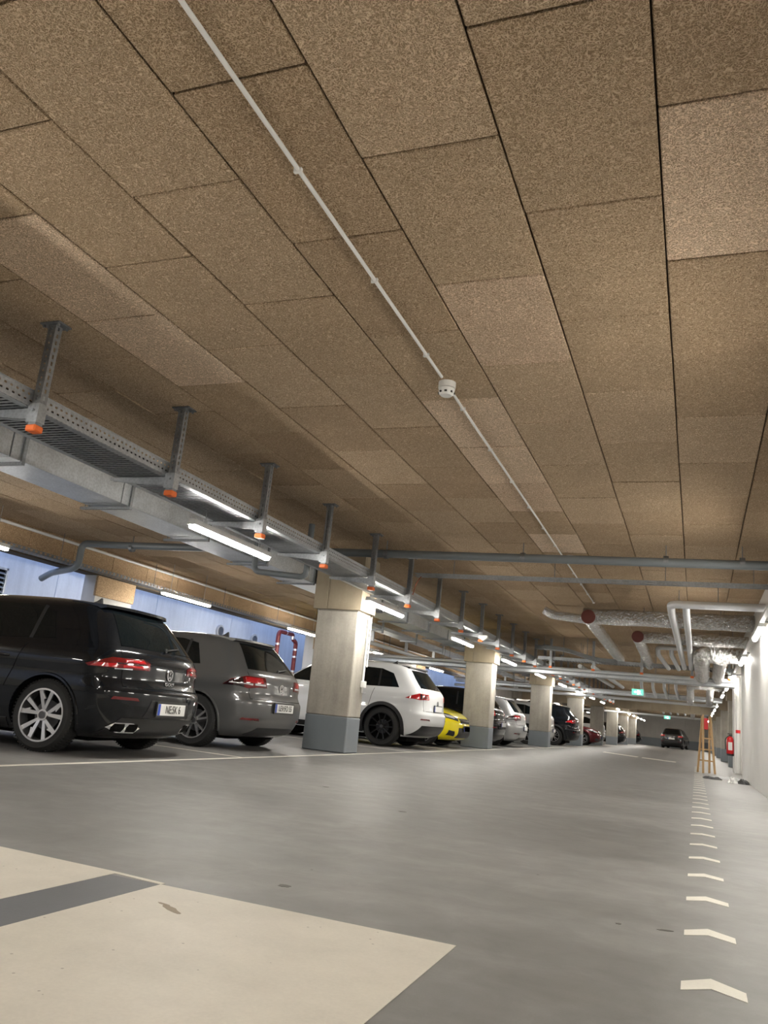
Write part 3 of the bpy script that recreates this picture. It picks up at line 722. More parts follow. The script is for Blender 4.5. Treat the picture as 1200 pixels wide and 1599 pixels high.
# exit signs
def exit_sign(x, y, z, label):
    t = thing('exit_sign', label, 'sign', (x, y, z))
    mb = MB(); mb.bbox((-.17, -.02, -.09), (.17, .02, .09), .006); mb.build('panel', M['exitgreen'], t)
    mb = MB(); mb.box((-.015, -.024, -.07), (.05, -.0215, .06))  # door
    mb.prism([(-.11, 0), (-.06, .045), (-.06, .015), (-.03, .015), (-.03, -.015), (-.06, -.015), (-.06, -.045)], 1, -.024, -.0215)  # arrow
    mb.build('pictogram', M['exitwhite'], t)
    mb = MB(); mb.tube([(.07, -.023, .035), (.085, -.023, .035)], .014, 10); mb.prism([(.06, .02), (.09, .015), (.08, -.02), (.12, -.06), (.10, -.065), (.07, -.03), (.05, -.065), (.035, -.06), (.06, -.02)], 1, -.024, -.0215); mb.build('running_figure', M['exitwhite'], t)
    mb = MB()
    for s_ in (-.12, .12): mb.tube([(s_, 0, .09), (s_, 0, ZC-z-.005)], .004, 6)
    mb.build('suspension_wire', M['galv_dark'], t)
exit_sign(-1.66, 26.0, 1.97, 'lit green emergency exit sign hanging in the aisle, the nearer one')
exit_sign(-1.55, 50.0, 1.90, 'small lit green emergency exit sign further down the aisle')

# ---------------------------------------------------------------- ladder, extinguisher, things on the floor
t = thing('stepladder', 'wooden folding stepladder standing open at the right of the aisle', 'ladder', (.22, 21.0, 0), .35)
def ladder_side(sgn, parent):
    H = 1.32; sp = .25
    for s_ in (-1, 1):
        mb = MB(); b0 = Vector((s_*.135, sgn*.17, 0.003)); t0 = Vector((s_*.085, sgn*.02, H)); d = .022
        mb.add([b0+Vector((-d, -.012, 0)), b0+Vector((d, -.012, 0)), b0+Vector((d, .012, 0)), b0+Vector((-d, .012, 0)), t0+Vector((-d, -.012, 0)), t0+Vector((d, -.012, 0)), t0+Vector((d, .012, 0)), t0+Vector((-d, .012, 0))],
               [(3, 2, 1, 0), (4, 5, 6, 7), (0, 1, 5, 4), (1, 2, 6, 5), (2, 3, 7, 6), (3, 0, 4, 7)])
        mb.build('rail', M['wood'], parent)
    z = .28
    while z < H-.1:
        f = z/H; hw = .135+(.085-.135)*f; yy = sgn*(.17+(.02-.17)*f)
        mb = MB(); mb.box((-hw, yy-.016, z-.014), (hw, yy+.016, z+.014)); mb.build('rung', M['wood'], parent); z += sp
ladder_side(-1, t); ladder_side(1, t)
mb = MB(); mb.box((-.11, -.03, 1.29), (.11, .03, 1.32)); mb.build('hinge_bar', M['galv_dark'], t)
mb = MB(); mb.bbox((-.05, -.05, .98), (.04, .0, 1.24), .01); tag(mb.build('red_bag', M['red'], None), 'small red pouch hanging on the wooden stepladder', 'pouch'); bpy.data.objects['red_bag'].location = (.22, 20.93, 0)
t = thing('fire_extinguisher', 'red fire extinguisher mounted on the right wall stub', 'fire extinguisher', (.825, 23.6, .42))
mb = MB(); mb.tube([(0, 0, 0), (0, 0, .02), (0, 0, .40), (0, 0, .46), (0, 0, .49)], [.075, .09, .09, .07, .03], 18); mb.build('cylinder', M['red'], t, True)
mb = MB(); mb.tube([(0, 0, .0), (0, 0, .05)], .092, 18); mb.build('foot_ring', M['black'], t)
mb = MB(); mb.box((-.03, -.015, .49), (.05, .015, .53)); mb.box((-.06, -.012, .54), (.05, .012, .56)); mb.build('valve', M['black'], t)
mb = MB(); mb.tube(bent([(-.03, -.02, .5), (-.12, -.05, .42), (-.11, -.05, .15)], .06), .012, 8); mb.build('hose', M['black'], t, True)
mb = MB(); mb.box((-.05, -.0935, .14), (.05, -.089, .34)); mb.build('label', M['plate_white'], t)
mb = MB(); mb.box((.085, -.03, .2), (.094, .03, .5)); mb.build('wall_bracket', M['galv'], t)
t = thing('wall_pipe', 'white downpipe on the end of the right wall stub', 'pipe', (1.0, 23.22, 0))
mb = MB(); mb.tube([(0, 0, .02), (0, 0, 2.4)], .05, 12); mb.build('tube', M['white_pvc'], t, True)
mb = MB(); mb.tube([(0, 0, 1.0), (0, 0, 1.08)], .056, 12); mb.build('red_band', M['red'], t, True)
def rumple(name, label, x, y, sx, sy, h, mat, seed):
    r = random.Random(seed); n = 9; V = []; F = []
    for i in range(n+1):
        for j in range(n+1):
            u, v = i/n*2-1, j/n*2-1; e = max(0, 1-max(abs(u), abs(v))**3)
            V.append((u*sx+r.uniform(-.02, .02), v*sy+r.uniform(-.04, .04), .003+h*e*(.35+.65*r.random())))
    for i in range(n):
        for j in range(n): F.append((i*(n+1)+j, (i+1)*(n+1)+j, (i+1)*(n+1)+j+1, i*(n+1)+j+1))
    m = MB(); m.add(V, F); o = m.build(name, mat, None, True); o.location = (x, y, 0); return tag(o, label, 'sheet')
rumple('dust_sheet', 'crumpled grey sheet on the floor between ladder and white wall', .60, 18.9, .32, .5, .04, M['cloth'], 1)
rumple('rubber_mat', 'flat black mat scrap on the floor in front of the stepladder', .30, 18.0, .17, .35, .05, M['blackcloth'], 2)
rumple('rubber_mat', 'black bundle lying against the foot of the white wall', .83, 17.2, .10, .35, .09, M['blackcloth'], 3)
rumple('rag', 'pale rag lying on the black bundle near the white wall', .64, 17.2, .08, .3, .12, M['white_pvc'], 4)

# ---------------------------------------------------------------- cars
def pchip(xs, ys):
    xs = np.array(xs, float); ys = np.array(ys, float); h = np.diff(xs); d = np.diff(ys)/h
    m = np.zeros(len(xs)); m[0] = d[0]; m[-1] = d[-1]
    for i in range(1, len(xs)-1):
        if d[i-1]*d[i] <= 0: m[i] = 0
        else:
            w1, w2 = 2*h[i]+h[i-1], h[i]+2*h[i-1]; m[i] = (w1+w2)/(w1/d[i-1]+w2/d[i])
    def f(x):
        x = min(max(x, xs[0]), xs[-1]); i = min(max(int(np.searchsorted(xs, x))-1, 0), len(xs)-2); t = (x-xs[i])/h[i]
        return float((1+2*t)*(1-t)**2*ys[i]+t*(1-t)**2*h[i]*m[i]+t*t*(3-2*t)*ys[i+1]+t*t*(t-1)*h[i]*m[i+1])
    return f
SPEC = {
 'hatch': dict(L=4.28, H=1.47, wr=.81, wb=2.63, R=.325,
    rear=[(.17, .24), (.24, .10), (.34, .04), (.46, .0), (.60, .0), (.66, .035), (.72, .06), (.86, .07), (.96, .10), (1.02, .16), (1.20, .31), (1.34, .44), (1.385, .50), (1.42, .66), (1.45, .95), (1.465, 1.3), (1.47, 1.5)],
    front=[(.17, .20), (.24, .06), (.34, .0), (.55, .02), (.66, .07), (.76, .20), (.84, .45), (.90, .75), (.95, 1.0), (.98, 1.12), (1.08, 1.32), (1.20, 1.53), (1.34, 1.80), (1.41, 2.02), (1.45, 2.32), (1.465, 2.55), (1.47, 2.65)],
    w=[(.17, .76), (.24, .82), (.40, .875), (.60, .893), (.72, .885), (.82, .895), (.90, .885), (.97, .845), (1.05, .80), (1.20, .72), (1.34, .64), (1.39, .60), (1.42, .56), (1.45, .46), (1.465, .30), (1.47, .2)],
    belt=.965, dlo=[(.86, 1.03), (1.02, 1.30), (1.28, 1.352), (2.0, 1.37), (2.42, 1.345), (2.70, 1.22), (3.02, .99), (2.2, .975)]),
 'suv': dict(L=4.50, H=1.66, wr=.91, wb=2.66, R=.375,
    rear=[(.22, .26), (.30, .10), (.42, .03), (.56, .0), (.66, .0), (.74, .04), (.90, .06), (1.06, .07), (1.12, .10), (1.18, .15), (1.34, .29), (1.50, .42), (1.56, .48), (1.60, .62), (1.635, .9), (1.655, 1.3), (1.66, 1.6)],
    front=[(.22, .22), (.30, .06), (.42, .0), (.66, .02), (.78, .06), (.88, .18), (.97, .45), (1.03, .75), (1.08, 1.0), (1.12, 1.14), (1.24, 1.34), (1.38, 1.56), (1.52, 1.80), (1.60, 2.06), (1.64, 2.4), (1.655, 2.65), (1.66, 2.75)],
    w=[(.22, .78), (.30, .84), (.46, .905), (.70, .925), (.84, .915), (.94, .925), (1.04, .91), (1.12, .865), (1.20, .82), (1.36, .745), (1.52, .68), (1.57, .645), (1.60, .60), (1.635, .50), (1.655, .34), (1.66, .2)],
    belt=1.10, dlo=[(.62, 1.15), (.80, 1.42), (1.06, 1.50), (2.0, 1.53), (2.5, 1.50), (2.80, 1.36), (3.10, 1.135), (2.2, 1.115)]),
}
class Shape:
    def __init__(s, kind, sc=(1, 1, 1)):
        K = SPEC[kind]; s.K = K; sx, sy, sz = sc; s.sc = sc
        s.L = K['L']*sx; s.H = K['H']*sz
        s.fr = pchip([a*sz for a, _ in K['rear']], [b*sx for _, b in K['rear']]); s.ff = pchip([a*sz for a, _ in K['front']], [b*sx for _, b in K['front']])
        s.fw = pchip([a*sz for a, _ in K['w']], [b*sy for _, b in K['w']]); s.z0 = K['rear'][0][0]*sz; s.belt = K['belt']*sz
        s.cache = {}
    def par(s, z):
        w_ = s.fw(z); R_ = s.fr(z); F_ = s.ff(z)
        g = min(1, max(0, (z-s.belt+.05)/.12)); cr = .52*(1-g)+.40*g; cf = .75*(1-g)+.45*g
        mid = (s.L-R_-F_)*.48; return w_, R_, s.L-F_, min(cr, mid), min(cf, mid)
    nexp = 3.4
    def side(s, x, w_): return w_-.05*abs(2*x/s.L-1)**2.5
    def half(s, z, n=22):
        """list of (x,y) from rear centre round to front centre"""
        w_, x0, x1, cr, cf = s.par(z); e = 2/s.nexp; P = []
        yc = s.side(x0+cr, w_); yf = s.side(x1-cf, w_)
        for i in range(n+1):
            a = PI/2*i/n; P.append((x0+cr*(1-math.cos(a)**e), yc*math.sin(a)**e))
        for i in range(1, 13):
            x = x0+cr+(x1-cf-x0-cr)*i/13; P.append((x, s.side(x, w_)))
        for i in range(n, -1, -1):
            a = PI/2*i/n; P.append((x1-cf*(1-math.cos(a)**e), yf*math.sin(a)**e))
        return P
    def y_at(s, x, z):
        w_, x0, x1, cr, cf = s.par(z); n = s.nexp
        if x < x0+cr:
            t_ = min(1, max(0, (x0+cr-x)/cr)); return s.side(x0+cr, w_)*(1-t_**n)**(1/n)
        if x > x1-cf:
            t_ = min(1, max(0, (x-x1+cf)/cf)); return s.side(x1-cf, w_)*(1-t_**n)**(1/n)
        return s.side(x, w_)
    def q(s, q, z, front=False):
        """point at arc distance q from the rear (or front) centre at height z"""
        key = (round(z, 4), front)
        if key not in s.cache:
            H_ = s.half(z, 40)
            if front: H_ = H_[::-1]
            A = np.array(H_); L_ = np.concatenate([[0], np.cumsum(np.hypot(*np.diff(A, axis=0).T))]); s.cache[key] = (A, L_)
        A, L_ = s.cache[key]; a = abs(q)
        x = float(np.interp(a, L_, A[:, 0])); y = float(np.interp(a, L_, A[:, 1])); return x, (y if q >= 0 else -y)
def patch(poly, fn, off=.004, depth=.02, nu=10, dz=.03, zrows=True):
    """drape polygon (u,z) on the surface fn(u,z)->Vector, raised by off, skirt sunk by depth"""
    zs = sorted(set(round(p[1], 4) for p in poly)); rows = []
    zz = []
    for a, c in zip(zs, zs[1:]):
        n = max(1, int(math.ceil((c-a)/dz)))
        for j in range(n): zz.append(a+(c-a)*j/n)
    zz.append(zs[-1]); zz[0] += 1e-4; zz[-1] -= 1e-4
    for z in zz:
        xs = []
        for (u0, z0), (u1, z1) in zip(poly, poly[1:]+poly[:1]):
            if z0 == z1: continue
            if min(z0, z1) <= z <= max(z0, z1): xs.append(u0+(u1-u0)*(z-z0)/(z1-z0))
        rows.append((z, min(xs), max(xs)))
    n = len(rows); G = []
    for z, a, c in rows: G.append([(a+(c-a)*i/nu, z) for i in range(nu+1)])
    def nrm(u, z):
        e = .006; p = fn(u, z); du = fn(u+e, z)-p; dv = fn(u, z+e)-p; v = du.cross(dv)
        return v.normalized() if v.length > 1e-9 else Vector((0, 0, 1))
    V = []; idx = {}
    ctr = None; 
    Nn = {}
    for i in range(n):
        for j in range(nu+1):
            u, z = G[i][j]; p = fn(u, z); nn = nrm(u, z)
            out = Vector((p.x-patch.cx, p.y*1.3, .25*(p.z-.5)))
            if nn.dot(out) < 0: nn = -nn
            Nn[i, j] = nn; idx[i, j] = len(V); V.append(p+nn*off)
    F = [(idx[i, j], idx[i, j+1], idx[i+1, j+1], idx[i+1, j]) for i in range(n-1) for j in range(nu)]
    bd = [(0, j) for j in range(nu)]+[(i, nu) for i in range(n-1)]+[(n-1, j) for j in range(nu, 0, -1)]+[(i, 0) for i in range(n-1, 0, -1)]
    base = len(V)
    for (i, j) in bd: V.append(V[idx[i, j]]-Nn[i, j]*(off+depth))
    m = len(bd)
    for k in range(m): F.append((idx[bd[k]], idx[bd[(k+1) % m]], base+(k+1) % m, base+k))
    return V, F
patch.cx = 2.1
def text_mesh(txt, size, mat, name, parent, loc, rot, extrude=.0008, sx=1.0):
    cu = bpy.data.curves.new('txt', 'FONT'); cu.body = txt; cu.size = size; cu.extrude = extrude; cu.align_x = 'CENTER'; cu.align_y = 'CENTER'
    ob = bpy.data.objects.new('txt', cu); C.objects.link(ob); dg = bpy.context.evaluated_depsgraph_get()
    me = bpy.data.meshes.new_from_object(ob.evaluated_get(dg)); bpy.data.objects.remove(ob)
    me.materials.clear(); me.materials.append(mat); o = bpy.data.objects.new(name, me); C.objects.link(o); o.parent = parent
    o.location = loc; o.rotation_euler = rot; o.scale = (sx, 1, 1); return o
def wheel(parent, x, y, side, R, rim_r, width, style, detail):
    """side=+1: outer face towards +y"""
    w_ = MB(); n = 40 if detail else 20; prof = [(rim_r, -.5), (rim_r+.02, -.47), (R-.035, -.5), (R-.008, -.40), (R, -.3), (R, .3), (R-.008, .40), (R-.035, .5), (rim_r+.02, .47), (rim_r, .5)]
    V = []; F = []
    for i in range(n):
        a = 2*PI*i/n
        for (r, t_) in prof: V.append((r*math.cos(a), t_*width, r*math.sin(a)))
    m = len(prof)
    for i in range(n):
        for j in range(m): F.append((i*m+j, ((i+1) % n)*m+j, ((i+1) % n)*m+(j+1) % m, i*m+(j+1) % m))
    w_.add(V, F); tyre = w_.build('wheel', M['rubber'], parent, True, at=(x, y, R))
    if detail == 2:
        tr = MB(); nt_ = 64
        for i in range(nt_):
            a = 2*PI*i/nt_; da = .035
            for (t0, t1, sk) in ((-.42, -.08, .05), (.08, .42, -.05)):
                r0, r1 = R-.006, R+.004
                pts = []
                for (aa, tt) in ((a, t0), (a+da, t0), (a+da+sk, t1), (a+sk, t1)):
                    pts.append((r0*math.cos(aa), tt*width, r0*math.sin(aa)))
                for (aa, tt) in ((a, t0), (a+da, t0), (a+da+sk, t1), (a+sk, t1)):
                    pts.append((r1*math.cos(aa), tt*width, r1*math.sin(aa)))
                tr.add(pts, [(4, 5, 6, 7), (0, 1, 5, 4), (1, 2, 6, 5), (2, 3, 7, 6), (3, 0, 4, 7)])
        o = tr.build('tread_blocks', M['rubber'], tyre); o['kind'] = 'stuff'
    yo = side*width*.5
    d = MB(); d.tube([(0, yo-side*.12, 0), (0, yo-side*.11, 0)], rim_r-.01, 28); d.build('inner_barrel', M['dark'], tyre)
    if detail == 2:
        d = MB(); d.tube([(0, yo-side*.105, 0), (0, yo-side*.095, 0)], .135, 28); d.build('brake_disc', M['rimgrey'], tyre)
    rm = MB()
    for (ra, rb, ya, yb) in ((rim_r-.012, rim_r+.004, yo-side*.11, yo+side*.002),):
        nn = 40; Vv = []; Ff = []
        for i in range(nn):
            a = 2*PI*i/nn
            for (r, yy) in ((rb, ya), (rb, yb), (ra, yb), (ra, ya)): Vv.append((r*math.cos(a), yy, r*math.sin(a)))
        for i in range(nn):
            for j in range(4): Ff.append((i*4+j, ((i+1) % nn)*4+j, ((i+1) % nn)*4+(j+1) % 4, i*4+(j+1) % 4))
        rm.add(Vv, Ff)
    def spoke(a0, a1, w0, w1, r0=.045, r1=None, y0=-.03, y1=-.012, th=.02):
        r1 = r1 or rim_r-.005
        p0 = Vector((r0*math.cos(a0), 0, r0*math.sin(a0))); p1 = Vector((r1*math.cos(a1), 0, r1*math.sin(a1)))
        d_ = (p1-p0).normalized(); nn_ = Vector((-d_.z, 0, d_.x))
        pts = []
        for yy in (0, -th):
            for (p, ww, yk) in ((p0, w0, y0), (p1, w1, y1)):
                for s_ in (-1, 1): pts.append(p+nn_*ww*s_+Vector((0, yo+side*(yk+yy), 0)))
        rm.add(pts, [(0, 1, 3, 2), (4, 6, 7, 5), (0, 2, 6, 4), (1, 5, 7, 3), (0, 4, 5, 1), (2, 3, 7, 6)])
    mats = {'silver': M['rimsilver'], 'black': M['rimblack'], 'grey': M['rimsilver']}[style]
    if style == 'silver':
        for k in range(5):
            a = 2*PI*k/5+.35
            spoke(a-.05, a-.26, .014, .021); spoke(a+.12, a+.30, .012, .021)
            spoke(a-.26, a-.02, .008, .008, r0=rim_r-.012, r1=rim_r*.62, y0=-.014, y1=-.02)
    elif style == 'black':
        for k in range(10): a = 2*PI*k/10; spoke(a, a, .012, .015)
    else:
        for k in range(5):
            a = 2*PI*k/5+.2; spoke(a-.14, a-.22, .013, .014); spoke(a+.14, a+.22, .013, .014)
    rm.tube([(0, yo-side*.10, 0), (0, yo-side*.022, 0)], .052, 16)
    o = rm.build('rim', mats, tyre)
    h = MB(); h.tube([(0, yo-side*.03, 0), (0, yo-side*.014, 0)], .034, 16); h.build('hub_cap', M['rimgrey'], tyre)
    return tyre
def car(label, kind, loc, paint, rz=PI, sc=(1, 1, 1), detail=2, style='silver', wheels_rim=.225, name='car', lamps_='golf8', plate='', dark_trim=False, arch='arch_paint', front=False, group=None, exhaust=False, red_bright=True, model=''):
    sh = Shape(kind, sc); K = sh.K; sx, sy, sz = sc
    t = thing(name, label, 'car', loc, rz, group)
    # body
    zs = []
    zk = [a*sz for a, _ in K['rear']]
    step = .03 if detail else .06
    z = zk[0]
    while z < sh.H-.0: zs.append(z); z += step if z < .62*sz or z > 1.05*sz else step*.6
    zs = [q for q in zs if q < sh.H-.03*sz]+[sh.H-.03*sz, sh.H-.02*sz, sh.H-.012*sz, sh.H-.006*sz, sh.H-.002*sz, sh.H]
    nh = 22 if detail else 12; rings = []
    for z in zs:
        h = sh.half(z, nh); ring = [(x, y, z) for x, y in h]+[(x, -y, z) for x, y in h[-2:0:-1]]; rings.append(ring)
    n = len(rings[0]); V = [p for r_ in rings for p in r_]; F = []
    for i in range(len(zs)-1):
        for j in range(n): F.append((i*n+j, i*n+(j+1) % n, (i+1)*n+(j+1) % n, (i+1)*n+j))
    nh_ = len(sh.half(zs[0], nh))
    def cap(base, flip):
        # strip between mirrored points
        for j in range(nh_-1):
            a, c = base+j, base+j+1; a2 = base+(n-j) % n; c2 = base+(n-j-1) % n
            f = [a, c, c2, a2]; f2 = []
            for q_ in f:
                if q_ not in f2: f2.append(q_)
            if len(f2) > 2: F.append(tuple(f2 if not flip else f2[::-1]))
    cap(0, False); cap((len(zs)-1)*n, True)
    body = MB(); body.add(V, F); bo = body.build('body', paint, t, True)
    # wheel arches
    xr, xf = K['wr']*sx, (K['wr']+K['wb'])*sx; R = K['R']*sz; ar = R+.035
    cut = MB(); cs = []
    for x in (xr, xf):
        for s_ in (-1, 1): cut.tube([(x, s_*.56*sy, R+.005), (x, s_*1.2, R+.005)], ar, 40)
    co = cut.build('cut', M['dark'], t, fix=True)
    md = bo.modifiers.new('b', 'BOOLEAN'); md.object = co; md.operation = 'DIFFERENCE'; md.solver = 'EXACT'
    dg = bpy.context.evaluated_depsgraph_get(); me = bpy.data.meshes.new_from_object(bo.evaluated_get(dg)); bo.modifiers.clear(); bo.data = me
    bpy.data.objects.remove(co)
    me.materials.clear(); me.materials.append(paint); me.materials.append(M['dark'])
    for p in me.polygons:
        c_ = p.center; p.material_index = 0
        for x in (xr, xf):
            dd = math.hypot(c_.x-x, c_.z-R-.005)
            if abs(c_.y) < .565*sy and dd < ar+.01 and abs(abs(c_.y)-.56*sy) < .006: p.material_index = 1
            if abs(dd-ar) < .012 and abs(c_.y) < sh.fw(.5)-.01 and abs(Vector((c_.x-x, c_.z-R-.005)).normalized().dot(Vector((p.normal.x, p.normal.z)))) > .8: p.material_index = 1
    me.shade_smooth()
    try: me.set_sharp_from_angle(angle=math.radians(32))
    except Exception: pass
    # underside
    mb = MB(); mb.box((.45, -.6*sy, .13), (sh.L-.4, .6*sy, sh.z0+.02)); mb.build('underbody', M['dark'], t)
    wd = .21
    for x in (xr, xf):
        for s_ in (-1, 1): wheel(t, x, s_*(sh.fw(.4*sz)-wd/2-.012), s_, R, wheels_rim, wd, style, detail)
    SD = lambda sgn: (lambda u, z: Vector((u, sgn*sh.y_at(u, z), z)))
    RQ = lambda u, z: Vector((*sh.q(u, z), z))
    FQ = lambda u, z: Vector((*sh.q(u, z, True), z))
    def pt(name_, poly, fn, mat, off=.004, depth=.015, nu=10, par=t):
        mb = MB(); mb.add(*patch(poly, fn, off, depth, nu)); return mb.build(name_, mat, par, True)
    X = lambda P: [(a*sx, c*sz) for a, c in P]
    Q = lambda P: [(a*sy, c*sz) for a, c in P]
    mir = lambda P: [(-a, c) for a, c in P]
    bz = K['belt']
    # side glass + pillars
    for s_ in (-1, 1):
        g = pt('side_window', X(K['dlo']), SD(s_), M['glass'], .003, .012, 26)
        if detail:
            d0 = K['dlo']; xm = 1.86 if kind == 'hatch' else 1.95
            pt('pillar', X([(xm-.05, bz+.02), (xm+.05, bz+.02), (xm+.03, d0[3][1]-.01), (xm-.05, d0[3][1]-.01)]), SD(s_), M['black'], .006, .01, 3)
            if kind == 'suv' or True:
                xq = 1.12 if kind == 'hatch' else 1.05
                pt('pillar', X([(xq-.02, bz+.05), (xq+.02, bz+.05), (xq+.05, d0[2][1]+.0), (xq+.01, d0[2][1]-.01)]), SD(s_), M['black'], .006, .01, 3)
            # door seams
            for (xa, xb) in ((1.90, 1.92), (2.98, 2.9)):
                pt('door_seam', X([(xa, .26), (xa+.008, .26), (xb+.008, bz-.005), (xb, bz-.005)]), SD(s_), M['dark'], .0012, .01, 2)
            xa = 1.16
            pt('door_seam', X([(xa+.10, .55), (xa+.108, .55), (xa-.04, bz), (xa-.048, bz)]), SD(s_), M['dark'], .0012, .01, 2)
            pt('sill_trim', X([(xr/sx+.40, .19 if kind == 'hatch' else .24), (xf/sx-.40, .19 if kind == 'hatch' else .24), (xf/sx-.40, .27 if kind == 'hatch' else .34), (xr/sx+.40, .27 if kind == 'hatch' else .34)]), SD(s_), M['black'], .006, .01, 12)
            for xh in (1.36, 2.34):
                zt = bz-.13; y_ = sh.y_at(xh*sx, zt*sz)
                mb = MB(); mb.tube([(xh*sx-.09, s_*(y_-.005), zt*sz), (xh*sx-.07, s_*(y_+.028), zt*sz), (xh*sx+.07, s_*(y_+.03), zt*sz), (xh*sx+.09, s_*(y_-.005), zt*sz)], [.010, .013, .013, .010], 8); mb.build('door_handle', paint, t, True)
            # mirror
            xm_ = K['dlo'][6][0]*sx-.12; zm = bz*sz+.06; y_ = sh.y_at(xm_, zm)
            mb = MB(); mb.bbox((xm_-.05, s_*(y_+.03), zm-.04), (xm_+.08, s_*(y_+.22), zm+.09), .03); mb.box((xm_-.01, s_*(y_-.03), zm-.03), (xm_+.04, s_*(y_+.05), zm-.0)); mb.build('door_mirror', paint, t)
        # arch trim
        if detail:
            amat = M['black'] if arch == 'arch_black' else paint
            for x in (xr, xf):
                mb = MB(); ro = ar+(.065 if arch == 'arch_black' else .022); Vv = []; Ff = []; m_n = 34
                for i in range(m_n+1):
                    a = -.30+(PI+.60)*i/m_n
                    for (r_, of) in ((ar-.004, -.03), (ar-.004, .012), (ro-.008, .012), (ro, -.005)):
                        px_, pz_ = x+r_*math.cos(a), R+.005+r_*math.sin(a); pz2 = max(pz_, sh.z0+.01)
                        Vv.append((px_, s_*(sh.y_at(px_, pz2)+of), pz2))
                for i in range(m_n):
                    for j in range(3): Ff.append((i*4+j, (i+1)*4+j, (i+1)*4+j+1, i*4+j+1))
                mb.add(Vv, Ff); mb.build('arch_trim', amat, t, True)
    zw0, zw1 = (1.015, 1.345) if kind == 'hatch' else (1.165, 1.51)
    wq0, wq1 = (.66, .50) if kind == 'hatch' else (.68, .54)
    pt('rear_window', Q([(-wq0, zw0), (wq0, zw0), (wq1, zw1), (-wq1, zw1)]), RQ, M['glass'], .004, .012, 16)
    fw0, fw1 = (bz+.03, 1.39 if kind == 'hatch' else 1.57)
    pt('windscreen', Q([(-.70, fw0), (.70, fw0), (.50, fw1), (-.50, fw1)]), FQ, M['glass'], .004, .012, 16)
    # spoiler
    zt = (1.40 if kind == 'hatch' else 1.575)*sz; mb = MB(); Vv = []; Ff = []; ny = 14
    xr_t = sh.fr((1.33 if kind == 'hatch' else 1.49)*sz)
    for i in range(ny+1):
        y = (-1+2*i/ny)*.555*sy; c_ = .12*abs(y/.555)**3
        hx_ = sh.fr(zt+.03*sz)
        for (px_, pz_) in ((hx_+.10+c_, zt+.042-.02*abs(y/.6)**2), (xr_t-.01+c_, zt+.005), (xr_t-.015+c_, zt-.022), (xr_t+.10+c_, zt-.045)): Vv.append((px_, y, pz_))
    for i in range(ny):
        for j in range(4): Ff.append((i*4+j, (i+1)*4+j, (i+1)*4+(j+1) % 4, i*4+(j+1) % 4))
    Ff.append((0, 1, 2, 3)); Ff.append(tuple(ny*4+j for j in (3, 2, 1, 0))); mb.add(Vv, Ff); mb.build('roof_spoiler', paint if not dark_trim else M['black'], t, True)
    if detail: 
        xa_ = 1.05*sx; mb = MB(); mb.prism([(xa_-.07, sh.H-.03), (xa_-.05, sh.H+.055), (xa_+.0, sh.H+.02), (xa_+.10, sh.H-.015)], 1, -.014, .014); mb.build('antenna_fin', M['black'], t)
    # tail lamps
    LL = {'golf8': [(.36, .815), (.72, .80), (1.02, .805), (1.05, .825), (.80, .90), (.46, .91), (.36, .88)],
          'golf7': [(.38, .80), (.72, .775), (1.06, .80), (.94, .875), (.74, .925), (.42, .925)],
          'tiguan': [(.50, .955), (.80, .94), (1.10, .96), (.96, 1.02), (.80, 1.065), (.52, 1.06)],
          'round': [(.56, .82), (.74, .78), (.98, .86), (.94, .99), (.70, 1.0), (.58, .94)]}[lamps_]
    for s_ in (1, -1):
        P = Q(LL) if s_ > 0 else mir(Q(LL)); c0 = 'redglass' if lamps_ in ('golf8', 'golf7') else 'redbright'
        lo = pt('tail_lamp', P, RQ, M[c0], .008, .02, 16)
        if detail:
            cu = sum(p[0] for p in LL)/len(LL); cz = sum(p[1] for p in LL)/len(LL)
            def shrink(P_, k, kz, du=0, dz_=0): return [((p[0]-cu)*k+cu+du, (p[1]-cz)*kz+cz+dz_) for p in P_]
            if lamps_ == 'golf8':
                a1 = [(.44, .825), (.70, .815), (.70, .838), (.44, .848)]; a2 = [(.42, .872), (.68, .866), (.68, .89), (.46, .895)]; a3 = [(.76, .812), (1.00, .812), (.94, .842), (.76, .85)]
                for P_ in (a1, a2, a3): pt('lamp_segment', Q(P_) if s_ > 0 else mir(Q(P_)), RQ, M['redbright'], .0105, .008, 6, lo)
                P_ = [(.42, .853), (.76, .846), (.76, .858), (.42, .864)]; pt('clear_segment', Q(P_) if s_ > 0 else mir(Q(P_)), RQ, M['smoke_lens'], .0105, .008, 6, lo)
                P_ = [(.60, .802), (.78, .796), (.78, .806), (.60, .813)]; pt('clear_segment', Q(P_) if s_ > 0 else mir(Q(P_)), RQ, M['clear_lens'], .0105, .008, 6, lo)
            elif lamps_ == 'golf7':
                P_ = [(.78, .79), (1.05, .80), (.94, .87), (.80, .90)]; pt('smoked_segment', Q(P_) if s_ > 0 else mir(Q(P_)), RQ, M['smoke_lens'], .0105, .008, 6, lo)
                for P_ in ([(.42, .82), (.62, .82), (.62, .84), (.42, .84)], [(.66, .815), (.98, .825), (.96, .84), (.66, .835)]):
                    pt('clear_segment', Q(P_) if s_ > 0 else mir(Q(P_)), RQ, M['clear_lens'], .013, .008, 6, lo)
                P_ = [(.46, .85), (.76, .85), (.76, .91), (.48, .91)]; pt('lamp_segment', Q(P_) if s_ > 0 else mir(Q(P_)), RQ, M['redbright'], .0105, .008, 6, lo)
            elif lamps_ == 'tiguan':
                P_ = [(.54, .97), (.72, .965), (.72, 1.05), (.56, 1.05)]; pt('dark_segment', Q(P_) if s_ > 0 else mir(Q(P_)), RQ, M['redglass'], .0105, .008, 6, lo)
                P_ = [(.74, .96), (.79, .96), (.79, 1.055), (.74, 1.055)]; pt('smoked_segment', Q(P_) if s_ > 0 else mir(Q(P_)), RQ, M['smoke_lens'], .0105, .008, 4, lo)
